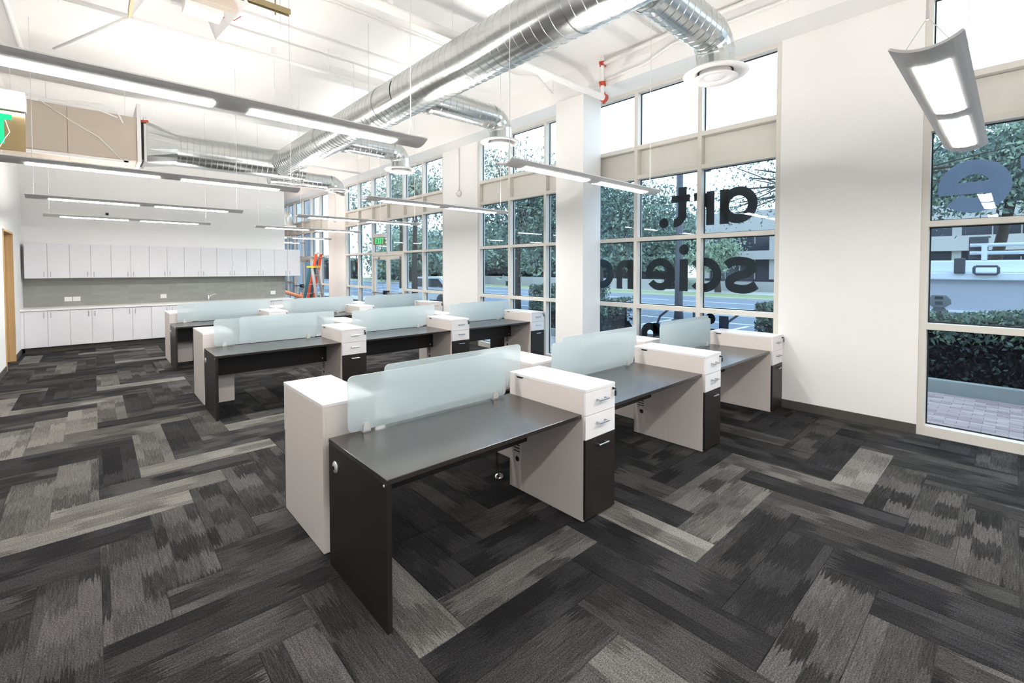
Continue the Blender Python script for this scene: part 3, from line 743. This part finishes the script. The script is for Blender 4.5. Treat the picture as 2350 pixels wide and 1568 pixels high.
exitsign((5.75, 11.65, 2.36), -PI / 2 * .75, 'small green exit sign hanging before the double glass doors', CEIL - 2.36)
# open reflector fixture and strut overhead
t = thing('reflector_light', 'open white reflector housing with exposed driver hanging overhead', 'light', (.5, 4.2, 3.6))
b = MB(); b.v = [(-.26, .28, 0), (.27, .28, 0), (.34, -.5, 0), (-.26, -.5, 0), (-.16, .18, .16), (.18, .18, .16), (.24, -.5, .16), (-.16, -.5, .16)]
b.f = [(0, 1, 5, 4), (1, 2, 6, 5), (4, 5, 6, 7), (0, 4, 7, 3)]
b.build('reflector', 'diffuser_white', t)
box('rim', .5 - .28, .5 + .28, 4.2 + .28, 4.2 + .30, 3.58, 3.62, 'diffuser_white', t); box('rim', .5 - .28, .5 - .26, 4.2 - .5, 4.2 + .28, 3.58, 3.64, 'strut_gold', t)
box('driver', .5 + .02, .5 + .26, 4.2 - .12, 4.2 + .05, 3.63, 3.70, 'fixture_grey', t, .004)
box('driver_cover', .5 - .02, .5 + .30, 4.2 - .34, 4.2 - .26, 3.60, 3.66, 'duct_beige', t)
MB().tube([(.26, -.05, .05), (.33, -.10, .03), (.36, -.18, .04)], .003, 5).build('wire', 'coupling_red', t)
MB().tube([(-.2, .1, .1), (-.2, .1, CEIL - 3.6)], .004, 6).tube([(.2, -.2, .1), (.2, -.2, CEIL - 3.6)], .004, 6).build('hanger_rod', 'white_pipe', t)
t = thing('strut_rail', 'brassy metal strut rail hung on rods overhead', 'rail', (.5, 3.72, 3.62))
b = MB().box(-.4, .62, -.02, .02, .035, .04).box(-.4, .62, -.02, -.016, 0, .035).box(-.4, .62, .016, .02, 0, .035); b.build('channel', 'strut_gold', t)
MB().tube([(.52, 0, -.03), (.52, 0, CEIL - 3.62)], .005, 6).build('rod', 'strut_gold', t)

# ------------------------------------------------------------------ ladders and corridor
def ladder(nm, label, loc, rz, h, w0, w1, lean, m, top=None, spread=0):
    t = thing(nm, label, 'ladder', loc, rz)
    def rails(sg, mm, dy0, dy1):
        for s in (-1, 1):
            b = MB(); n = 0
            p0 = Vector((s * w0 / 2, dy0, 0)); p1 = Vector((s * w1 / 2, dy1, h)); hx, hy = .022, .04
            vs = []
            for p in (p0, p1):
                for a, c in ((-hx, -hy), (hx, -hy), (hx, hy), (-hx, hy)): vs.append((p.x + a, p.y + c, p.z))
            b.v = vs; b.f = [(0, 3, 2, 1), (4, 5, 6, 7), (0, 1, 5, 4), (1, 2, 6, 5), (2, 3, 7, 6), (3, 0, 4, 7)]
            b.build('rail', mm, t)
        k = .3
        while k < h - .1:
            f = k / h; ww = w0 + (w1 - w0) * f; y = dy0 + (dy1 - dy0) * f
            MB().box(-ww / 2, ww / 2, y - .035, y + .035, k - .012, k + .012).build('rung', 'aluminium', t); k += .3
    rails(1, m, 0, lean)
    if spread: rails(-1, 'aluminium', lean + .35, lean + .05)
    if top: MB().box(-w1 / 2 - .05, w1 / 2 + .05, lean - .10, lean + .16, h, h + .05).build('top_cap', top, t)
    else: MB().box(-w1 / 2 - .03, w1 / 2 + .03, lean - .03, lean + .03, h - .02, h + .05).build('top_guard', 'fixture_grey', t)
    return t
ladder('step_ladder', 'teal step ladder with a yellow top standing by the far doors', (5.02, 15.62, 0), -2.31, 1.74, .58, .34, .30, 'ladder_teal', 'ladder_yellow', .75)
ladder('extension_ladder', 'tall orange ladder leaning by the far pier', (5.32, 16.25, 0), -2.31, 2.22, .46, .38, .42, 'ladder_orange')
t = thing('sawhorse', 'low orange wooden barrier at the end of the kitchen wall', 'barrier', (4.75, 16.4, 0), .3)
mat('barrier_orange', 'e8a27c', .6)
b = MB(); b.tube([(-.7, 0, 1.15), (.55, 0, .72)], .06, 6); b.build('rail', 'barrier_orange', t)
for x in (-.6, .5): MB().tube([(x, -.2, 0), (x, 0, .9)], .03, 6).tube([(x, .2, 0), (x, 0, .9)], .03, 6).build('leg', 'barrier_orange', t)
t = thing('wall_lamp', 'warm lamp high on the corridor wall behind the kitchen', 'lamp', (2.3, 17.0, 3.4))
MB().lathe([(0, -.12), (.12, -.10), (.14, 0), (.12, .1), (0, .12)], 14).build('globe', 'warm_lamp', t, True)
box('bracket', 2.15, 2.28, 16.96, 17.04, 3.36, 3.44, 'steel', t)

# ------------------------------------------------------------------ lettering on the glass
def arc(c, ro, ri, a0, a1, n=28):
    v, f = [], []
    for i in range(n + 1):
        a = math.radians(a0 + (a1 - a0) * i / n)
        v += [(c[0] + ro * math.cos(a), c[1] + ro * math.sin(a)), (c[0] + ri * math.cos(a), c[1] + ri * math.sin(a))]
    for i in range(n): f.append((2 * i, 2 * i + 2, 2 * i + 3, 2 * i + 1))
    return v, f
def rect(x0, x1, y0, y1): return [(x0, y0), (x1, y0), (x1, y1), (x0, y1)], [(0, 1, 2, 3)]
def stroke(pts, th, n=8):
    P_ = [Vector((a, b)) for a, b in pts]; out = []
    for i in range(len(P_) - 1):
        p0, p1, p2, p3 = P_[max(i - 1, 0)], P_[i], P_[i + 1], P_[min(i + 2, len(P_) - 1)]
        for k in range(n):
            t = k / n; out.append(.5 * ((2 * p1) + (p2 - p0) * t + (2 * p0 - 5 * p1 + 4 * p2 - p3) * t * t + (3 * p1 - p0 - 3 * p2 + p3) * t ** 3))
    out.append(P_[-1]); v, f = [], []
    for i, p in enumerate(out):
        d = (out[min(i + 1, len(out) - 1)] - out[max(i - 1, 0)]).normalized(); nn = Vector((-d.y, d.x)) * th / 2
        v += [tuple(p + nn), tuple(p - nn)]
    for i in range(len(out) - 1): f.append((2 * i, 2 * i + 2, 2 * i + 3, 2 * i + 1))
    return v, f
def rows(c, y0, y1, xl, xr, n=8):
    v, f = [], []
    for i in range(n + 1):
        y = y0 + (y1 - y0) * i / n; v += [(c[0] + xl(y - c[1]), y), (c[0] + xr(y - c[1]), y)]
    for i in range(n): f.append((2 * i, 2 * i + 1, 2 * i + 3, 2 * i + 2))
    return v, f
def eglyph(ri, b0, b1, a1):
    c = (.247, .245); q = lambda R: (lambda d: math.sqrt(max(R * R - d * d, 0)))
    return [arc(c, .247, ri, 0, a1), rows(c, b0, b1, lambda d: -q(ri)(d) , lambda d: q(ri)(d)), rows(c, b0, c[1], q(ri), q(.247))]
def gl(ch, w):
    H = .49; r = .245
    if ch == 'a': return [arc((.247, r), .247, .125, 0, 360), rect(w - .125, w, .0, .475)]
    if ch == 'r': return [rect(0, .115, 0, .475), stroke([(.06, .25), (.12, .38), (.2, .415), (w, .415)], .115)]
    if ch == 't': return [rect(.05, .18, .13, .585), rect(0, w, .365, .47), arc((.245, .195), .195, .07, 180, 272)]
    if ch == '.': return [arc((.075, .075), .075, .0, 0, 360)]
    if ch == 's': return [stroke([(.405, .375), (.33, .425), (.21, .432), (.09, .40), (.075, .32), (.17, .262), (.27, .228), (.355, .165), (.335, .085), (.21, .055), (.10, .07), (.015, .12)], .118)]
    if ch == 'c': return [arc((.247, r), .247, .125, 42, 318)]
    if ch == 'e': return eglyph(.135, .19, .285, 322)
    if ch == 'E': return eglyph(.112, .175, .285, 318)
    if ch == 'i': return [rect(0, .13, 0, .47), arc((.065, .61), .075, 0, 0, 360)]
    if ch == 'l': return [rect(0, .13, 0, .66)]
    if ch == 'n': return [rect(0, .11, 0, .475), arc((w / 2, .31), w / 2, w / 2 - .11, 0, 180, 18), rect(w - .11, w, 0, .31)]
def word(label, letters, z, m, scale=1):
    t = thing('window_lettering', label, 'lettering', (6.404, letters[0][1], z))
    for ch, y, wd, *mm in letters:
        v, f = [], []
        for pv, pf in gl(ch, wd):
            q = len(v); v += [(0, a * scale, b * scale) for a, b in pv]; f += [tuple(i + q for i in x) for x in pf]
        q = len(v); v2 = v + [(.001, a, b) for _, a, b in v]; f2 = f + [tuple(i + q for i in x)[::-1] for x in f]
        me = mesh('letter', v2, f2); link('letter', me, mm[0] if mm else m, t, loc=(0, y - letters[0][1], 0))
word('mirrored dark vinyl word art with a full stop, on the glass', [('a', 2.285, .493), ('r', 2.853, .296), ('t', 3.212, .286), ('.', 3.547, .15)], 2.332, 'vinyl_dark')
word('mirrored dark vinyl word starting scienc on the middle panes', [('s', 2.274, .43), ('c', 2.744, .43), ('i', 3.232, .13), ('e', 3.436, .49), ('n', 4.151, .322), ('c', 4.531, .43)], 1.385, 'vinyl_dark')
word('mirrored dark vinyl letters low on the glass behind the front row', [('l', 2.64, .13, 'vinyl_blue'), ('i', 2.83, .13), ('n', 3.68, .322), ('c', 4.12, .43)], .40, 'vinyl_dark')
word('large pale blue letters r and e on the right window', [('E', .03, .49), ('r', -.335, .30)], 2.275, 'vinyl_pale', 1.05)

# ------------------------------------------------------------------ outdoors
mat('asphalt', '6d7480', .9, noise=.08, nscale=(1.5, 1.5, 1.5)); mat('road_paint', 'd8dcdf', .8)
mat('concrete', 'b3b3ae', .85, noise=.08); mat('grass', '868f66', .95, noise=.25, nscale=(6, 6, 6)); mat('lawn', '66735a', .95, noise=.3, nscale=(3, 3, 3))
mat('soil', '3b332c', .95, noise=.2); mat('stone_band', 'aaa5a0', .8, noise=.04, nscale=(.5, .5, .5)); mat('dark_glazing', '2b2c38', .15)
mat('mortar', 'a79f9c', .9); mat('bark', '4a3f36', .9, noise=.3, nscale=(20, 20, 4)); mat('pole_paint', '4a4a50', .5)
mat('truck_white', 'dfe4ec', .35); mat('truck_panel', 'b6b8c2', .4); mat('meter_grey', '8d9297', .35, .6)
for k, c in enumerate(('b39a93', 'a78d88', 'bda59d')): mat('brick_%d' % k, c, .85, noise=.12, nscale=(25, 25, 25))
for k, c in enumerate(('78897a', '66786f', '8f9f82', '525f5a')):
    m = mat('leaf_%d' % k, c, .7)
mat('hedge_shade', '2b2527', .9)  # dark hedge core tone; also paints shade into the lower leaves
def ground(nm, q, m, label, cat): return tag(box(nm, *q, m), label, cat, kind='structure')
GZ = -.12
ground('ground', (6.95, 90, -45, 90, GZ - .3, GZ - .08), 'lawn', 'park lawn and open ground beyond the street', 'ground')
ground('street', (12.3, 27.5, -45, 90, GZ - .08, GZ), 'asphalt', 'grey asphalt street outside the windows', 'street')
ground('far_verge', (27.75, 32, -45, 90, GZ - .08, GZ + .1), 'grass', 'green grass strip along the far kerb', 'grass')
ground('far_kerb', (27.5, 27.75, -45, 90, GZ - .08, GZ + .12), 'concrete', 'pale concrete kerb on the far side of the street', 'kerb')
ground('far_sidewalk', (32, 36, -45, 24, GZ - .08, GZ + .1), 'concrete', 'pale sidewalk before the building across the street', 'sidewalk')
ground('near_kerb', (12.1, 12.3, -45, 90, GZ - .08, GZ + .1), 'concrete', 'pale concrete kerb on the near side of the street', 'kerb')
ground('near_sidewalk', (10.4, 12.1, -45, 90, GZ - .08, GZ + .09), 'concrete', 'sidewalk strip between hedge and street', 'sidewalk')
pv = ground('brick_walk', (6.43, 8.72, -8, 40, GZ - .08, -.03), 'mortar', 'brick walk along the outside of the windows', 'walkway')
nb = 0; bl, bw_ = .2, .1; fb = [MB(), MB(), MB()]
for r in range(22):
    x0 = 6.46 + r * (bw_ + .003)
    if x0 + bw_ > 8.72: break
    for q in range(-9, 9):
        y0 = .2 + q * (bl + .003) + (bl / 2 if r % 2 else 0) - .6
        if -1.6 < y0 < .9 and nb < 300 and x0 > 6.9:
            box('brick', x0, x0 + bw_, y0, y0 + bl, -.0305, -.012 - rnd.random() * .004, 'brick_%d' % rnd.randrange(3), pv); nb += 1
        else: fb[rnd.randrange(3)].box(x0, x0 + bw_, y0, y0 + bl, -.0305, -.014)
for k in range(3):
    o = fb[k].build('bricks', 'brick_%d' % k, pv, loc=-Vector(pv.location)); o['kind'] = 'stuff'
ground('planter_kerb', (8.72, 8.86, -8, 40, GZ - .08, .15), 'concrete', 'low concrete planter kerb edging the brick walk', 'kerb')
ground('planting_bed', (8.86, 10.4, -8, 40, GZ - .08, .05), 'soil', 'dark planting bed under the hedge', 'soil')
for n, x in enumerate((15.6, 18.2, 21.4, 24.6)):
    tag(box('road_line', x, x + .14, -40, 80, GZ + .0005, GZ + .006, 'road_paint'), 'white painted line on the street, %s from the windows' % ['first', 'second', 'third', 'fourth'][n], 'road line', 'road lines')
for n, y in enumerate((3.0, 5.6, 8.2, 10.8, 13.4)):
    tag(box('parking_line', 12.35, 15.2, y, y + .12, GZ + .0005, GZ + .006, 'road_paint'), 'white parking stall line across the kerb lane, %s from the right' % ['first', 'second', 'third', 'fourth', 'fifth'][n], 'road line', 'parking lines')
def leaves(name, parent, pts, size, mats, seed, loc):
    rg = random.Random(seed); parts = [MB() for _ in mats]
    for p in pts:
        b = parts[rg.randrange(len(mats))]; s = size * rg.uniform(.6, 1.35)
        d = Vector((rg.gauss(0, 1), rg.gauss(0, 1), rg.gauss(0, .7))).normalized(); e = d.orthogonal().normalized(); e = (Matrix.Rotation(rg.uniform(0, 6.3), 3, d) @ e)
        g = d.cross(e); q = len(b.v); c = Vector(p)
        b.v += [tuple(c - e * s), tuple(c + g * s * .42), tuple(c + e * s), tuple(c - g * s * .42)]; b.f.append((q, q + 1, q + 2, q + 3))
    for b, m in zip(parts, mats):
        if b.v:
            o = link(name, mesh(name, b.v, b.f), m, parent, loc=loc); o['kind'] = 'stuff'
def tree(label, loc, h, rad, crown_z, n, size, mats, seed, trunk=.16, squash=.8, spread=.42):
    t = thing('street_tree', label, 'tree', loc, group='trees along the street'); rg = random.Random(seed)
    b = MB(); top = Vector((rg.uniform(-.3, .3), rg.uniform(-.3, .3), crown_z)); b.tube([(0, 0, 0), (.03, .05, crown_z * .5), top], [trunk, trunk * .8, trunk * .6], 8)
    pts = []; ends = []
    for k in range(11):
        a = rg.uniform(0, 6.28); el = rg.uniform(-.1, 1.2); L = rad * rg.uniform(.65, 1.0)
        e = top + Vector((math.cos(a) * math.cos(el), math.sin(a) * math.cos(el), math.sin(el) * squash)) * L
        mid = (top + e) / 2 + Vector((0, 0, .1 * L)); b.tube([top, mid, e], [trunk * .4, trunk * .22, trunk * .08], 5)
        ends += [(e, .55), (mid, .45)]
        for s in range(4):
            e2 = mid.lerp(e, rg.random()) + Vector((rg.gauss(0, .3), rg.gauss(0, .3), rg.gauss(0, .25))) * rad * .5; b.tube([mid, e2], [trunk * .15, .01], 4); ends.append((e2, .4))
    b.build('trunk', 'bark', t, True)
    for i in range(n):
        c, s = rg.choice(ends); pts.append(c + Vector((rg.gauss(0, s), rg.gauss(0, s), rg.gauss(0, s * .7))) * rad * spread)
    leaves('foliage', t, pts, size, mats, seed + 5, (0, 0, 0))
LM = ['leaf_0', 'leaf_1', 'leaf_2', 'leaf_3']
TR = [('leafy street tree seen just right of the column', (15.5, 11.6), 7, 3.2, 3.1, 22000, .075, 1, .75), ('tall dark tree seen through the window left of the column', (13.2, 14.2), 8, 3.6, 3.6, 18000, .075, 2, .9),
      ('tree whose twigs hang before the upper right panes of the column bay', (12.9, 2.7), 7, 2.9, 3.3, 3600, .042, 3, .5), ('dark spreading tree outside the rightmost window', (16.5, .3), 7, 2.8, 3.6, 24000, .065, 4, .55),
      ('tree outside the window bay with the glass doors', (10.6, 18.2), 7, 2.4, 4.4, 3200, .09, 6, .8), ('second tree outside the bay with the glass doors', (13.4, 24.5), 7, 3.2, 4.9, 3600, .10, 7, .8),
      ('bushy tree before the building across the street', (33.5, 14.6), 5, 2.2, 2.0, 3000, .14, 13, .8)]
PARK = [(39, 25, 5.2, 3.2), (46, 33, 6, 3.4), (38, 35, 5.5, 3.0), (44, 46, 7, 3.6), (34, 44, 5.5, 3.0), (52, 28, 7, 4.0), (31, 54, 6, 3.4), (56, 44, 8, 4.2), (47, 60, 8, 4), (62, 36, 8, 4), (42, 70, 8, 4), (60, 60, 9, 4.5)]
PW = ['nearest the office building', 'second from the office building', 'behind the park wall', 'deep in the park', 'at the left end of the park wall', 'right of the deep park', 'far along the street', 'far back right', 'far back centre', 'farthest right', 'farthest left', 'farthest back']
for n, (x, y, rad, cz) in enumerate(PARK): TR.append(('broad park tree across the street, ' + PW[n], (x, y), 8, rad, cz * .75, 4200, .30, 40 + n, .8))
for lab, (x, y), h, rad, cz, n, sz, sd, sq in TR:
    tree(lab, (x, y, GZ + .05), h, rad, cz, n, sz, LM if sd not in (41, 13, 46) else ['leaf_2', 'leaf_0', 'leaf_2'], sd, .15 if x < 20 else .25, sq, .22 if sd == 3 else .42)
def hedge(label, x0, x1, y0, y1, z0, z1, n, seed, size=.05):
    t = thing('hedge', label, 'hedge', ((x0 + x1) / 2, (y0 + y1) / 2, z0)); rg = random.Random(seed); pts = []
    hx, hy, H = (x1 - x0) / 2, (y1 - y0) / 2, z1 - z0
    box('inner_mass', x0 + .12, x1 - .12, y0 + .12, y1 - .12, z0, z1 - .12, 'hedge_shade', t)
    for i in range(n):
        k = rg.random(); a, b, c = rg.uniform(-hx, hx), rg.uniform(-hy, hy), rg.uniform(0, H)
        if k < .45: c = H - abs(rg.gauss(0, .06)) + (.05 * math.sin(b * 3))
        elif k < .85: a = -hx + abs(rg.gauss(0, .07))
        else: b = rg.choice((-1, 1)) * (hy - abs(rg.gauss(0, .06)))
        pts.append((a, b, c))
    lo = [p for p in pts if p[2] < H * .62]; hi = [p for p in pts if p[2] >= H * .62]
    leaves('foliage', t, hi, size, LM, seed, (0, 0, 0)); leaves('shaded_leaves', t, lo, size * .9, ['hedge_shade', 'hedge_shade', 'leaf_3'], seed + 1, (0, 0, 0))  # low leaves are coloured dark to paint in the shade at the hedge's foot
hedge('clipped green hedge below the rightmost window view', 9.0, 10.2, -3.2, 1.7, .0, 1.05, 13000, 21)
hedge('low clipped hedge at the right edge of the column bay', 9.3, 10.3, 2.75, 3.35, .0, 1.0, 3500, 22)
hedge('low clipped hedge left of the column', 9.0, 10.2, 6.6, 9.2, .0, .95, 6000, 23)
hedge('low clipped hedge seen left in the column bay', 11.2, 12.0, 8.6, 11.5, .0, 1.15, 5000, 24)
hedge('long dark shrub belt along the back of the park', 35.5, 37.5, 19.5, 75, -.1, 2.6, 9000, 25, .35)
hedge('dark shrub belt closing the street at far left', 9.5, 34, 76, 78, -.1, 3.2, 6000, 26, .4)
# street furniture
t = thing('lamp_post', 'thick dark street lamp post seen through the lettering', 'lamp post', (14.1, 7.42, GZ))
MB().tube([(0, 0, 0), (0, 0, .5), (0, 0, 5.3)], [.17, .13, .10], 14).build('post', 'pole_paint', t, True)
MB().lathe([(0, 0), (.24, 0), (.24, .12), (.16, .2), (0, .2)], 14).build('base', 'pole_paint', t, True)
MB().tube([(0, 0, 5.15), (.6, 0, 5.3), (1.5, 0, 5.32)], [.05, .04, .03], 8).build('arm', 'pole_paint', t, True); MB().box(1.4, 2.0, -.12, .12, 5.26, 5.38).build('lamp_head', 'pole_paint', t)
for n, (x, y, l) in enumerate(((10.9, 5.75, 'left'), (10.9, 4.0, 'right'))):
    t = thing('bike_rack', 'dark bent-tube bike rack on the sidewalk, the %s one' % l, 'bike rack', (x, y, GZ + .09), group='bike racks')
    MB().tube([(0, -.42, 0), (0, -.42, .62)] + [(0, -.30 - .12 * math.cos(a), .62 + .12 * math.sin(a)) for a in (.4, .8, 1.2, 1.57)] + [(0, .25, .70), (0, .5, .5), (0, .62, .2), (0, .64, 0)], .03, 8).build('tube', 'pole_paint', t, True)
    MB().lathe([(0, 0), (.07, 0), (.07, .01), (0, .01)], 12, (0, -.42, 0)).build('foot', 'pole_paint', t)
for n, (x, y, l) in enumerate(((11.2, .905, 'grey twin-headed parking meter above the hedge'), (11.2, 1.30, 'second parking meter partly hidden at the window edge'))):
    t = thing('parking_meter', l, 'parking meter', (x, y, GZ + .09), group='parking meters')
    MB().tube([(0, 0, 0), (0, 0, .98)], .035, 10).build('post', 'pole_paint', t, True)
    MB().prism([(-.11, .98), (.11, .98), (.07, 1.05), (-.07, 1.05)], -.05, .05).build('collar', 'meter_grey', t)
    MB().prism([(-.07, 1.05), (.07, 1.05), (.16, 1.12), (.15, 1.2), (.09, 1.27), (-.09, 1.27), (-.15, 1.2), (-.16, 1.12)], -.07, .07).build('head', 'meter_grey', t)
    MB().box(-.071, -.0705, -.05, .05, 1.10, 1.16).build('coin_plate', 'pole_paint', t); MB().prism([(-.06, 1.2), (.06, 1.2), (.05, 1.25), (-.05, 1.25)], -.074, -.0705).build('display', 'dark_glazing', t)
# service truck parked at the kerb
t = thing('service_truck', 'white service truck with roof rack parked behind the hedge', 'truck', (13.2, -.6, GZ))
b = MB().box(-.75, .95, -3.6, 2.6, .55, 1.62); b.build('box_body', 'truck_panel', t)
box('body_cap', 13.2 - .85, 13.2 + 1.0, -4.2, 2.05, 1.5, 1.64, 'truck_white', t, .02)
box('side_rib', 13.2 - .80, 13.2 - .75, -4.2, 2.05, .86 + GZ + .12, .90 + GZ + .12, 'truck_white', t)
box('roof', 13.2 - .6, 13.2 + .9, -4.2, 2.0, 1.64, 1.88, 'truck_white', t, .03)
for z in (2.02, 2.17): MB().tube([(-.55, -3.4, z - GZ), (-.55, 1.2, z - GZ)], .035, 8).build('rack_rail', 'truck_white', t, True)
for y in (1.0, -.1, -1.2, -2.3): box('rack_post', 12.6, 12.68, y - .64, y - .56, 1.88, 2.2, 'truck_white', t)
box('latch', 12.3, 12.38, .64, .80, 1.62, 1.92, 'pole_paint', t, .02); MB().tube([(-.9, 1.10, 1.88), (-.9, 1.12, 1.85), (-.9, 1.12, 1.76), (-.9, 1.09, 1.73), (-.9, .83, 1.73), (-.9, .80, 1.76), (-.9, .80, 1.85), (-.9, .82, 1.88), (-.9, 1.10, 1.88)], .024, 6).build('grab_handle', 'pole_paint', t)
box('beacon', 12.7, 12.9, .35, .62, 1.9, 2.34, 'pole_paint', t, .02)
box('cab', 12.35, 14.2, 2.06, 2.9, .5, 1.5, 'truck_white', t, .05)
for y in (1.2, -3.4):
    MB().lathe([(0, -.12), (.36, -.12), (.4, -.06), (.4, .06), (.36, .12), (0, .12)], 20).build('wheel', 'black_plastic', t, True, loc=(-.6, y, .4), rot=(0, PI / 2, 0))
t = thing('parked_car', 'white car parked outside left of the column bay', 'car', (12.6, 19.4, GZ + .0), .1)
MB().prism([(-2.1, .35), (2.1, .35), (2.1, .8), (1.2, .9), (.7, 1.42), (-1.2, 1.42), (-1.9, .95), (-2.1, .85)], -.85, .85).build('body', 'truck_white', t)
MB().prism([(.62, .95), (1.05, .95), (.62, 1.35), (-1.1, 1.35), (-1.55, .95)], -.86, .86).build('windows', 'dark_glazing', t)
for y in (-1.3, 1.3):
    for s in (-1, 1): MB().lathe([(0, -.1), (.3, -.1), (.33, 0), (.3, .1), (0, .1)], 16).build('wheel', 'black_plastic', t, True, loc=(s * .78, y, .33), rot=(0, PI / 2, 0))
MB().box(-.7, -.5, -2.12, -2.09, .7, .82).box(.5, .7, -2.12, -2.09, .7, .82).build('tail_lamp', 'coupling_red', t)
# building across the street
bd = thing('office_building', 'pale concrete office building with dark window bands across the street', 'building', (42, 2, GZ), 0)
B0 = 36.5
def bb(nm, y0, y1, z0, z1, m, dx=0, dep=12): return box(nm, B0 + dx, B0 + dep, y0, y1, z0, z1, m, bd)
bb('core', -40, 17.6, GZ, 6.0, 'dark_glazing', .6)
for z0, z1 in ((-.1, .9), (2.73, 3.59), (4.5, 6.05)): bb('band', -40, 7.98, z0, z1, 'stone_band', 0, 1.2)
for z0, z1 in ((-.1, .7), (2.38, 3.04), (4.55, 6.05)): bb('band', 8.0, 17.8, z0, z1, 'stone_band', 0, 1.2)
y = 17.0
while y > -14:
    bb('pier', y - .2, y + .2, .9, 4.5, 'stone_band', .35, 1.0)
    for q in range(1, 4):
        bb('window_mullion', y - .35 - q * 1.1, y - .30 - q * 1.1, .9, 2.38, 'stone_band', .52, .62); bb('window_mullion', y - .35 - q * 1.1, y - .30 - q * 1.1, 3.6, 4.5, 'stone_band', .52, .62)
    y -= 4.9
t = tag(box('park_wall', 32.6, 33.0, 18.6, 50, GZ, .85, 'stone_band'), 'low pale wall along the park across the street', 'wall')
t = thing('park_bench', 'dark bench on the lawn across the street', 'bench', (30.4, 33.5, GZ + .1), 0)
for z, x in ((.45, -.15), (.45, 0), (.45, .15), (.7, .22), (.85, .24)): MB().box(x - .05, x + .05, -.9, .9, z - .02, z + .02).build('slat', 'bark', t)
for y in (-.7, .7): MB().box(-.2, .25, y - .04, y + .04, 0, .43).build('leg', 'pole_paint', t)
mat('panel_blue', 'a3a6ad', .4, noise=.05); mat('panel_slate', '777a82', .3, noise=.05)
nb_ = thing('neighbour_building', 'blue-grey panelled building beyond the double glass doors', 'building', (11, 40, GZ))
box('wall', 7.2, 11.9, 34.4, 46, GZ, 7.4, 'panel_slate', nb_)
for k in range(6): box('wall_panel', 7.25 + k * .78, 7.98 + k * .78, 34.3, 34.4, .3, 7.2, ('panel_blue', 'panel_slate')[k % 2], nb_, .01)
box('roof_edge', 7.1, 12.0, 34.2, 46.1, 7.4, 7.7, 'stone_band', nb_)
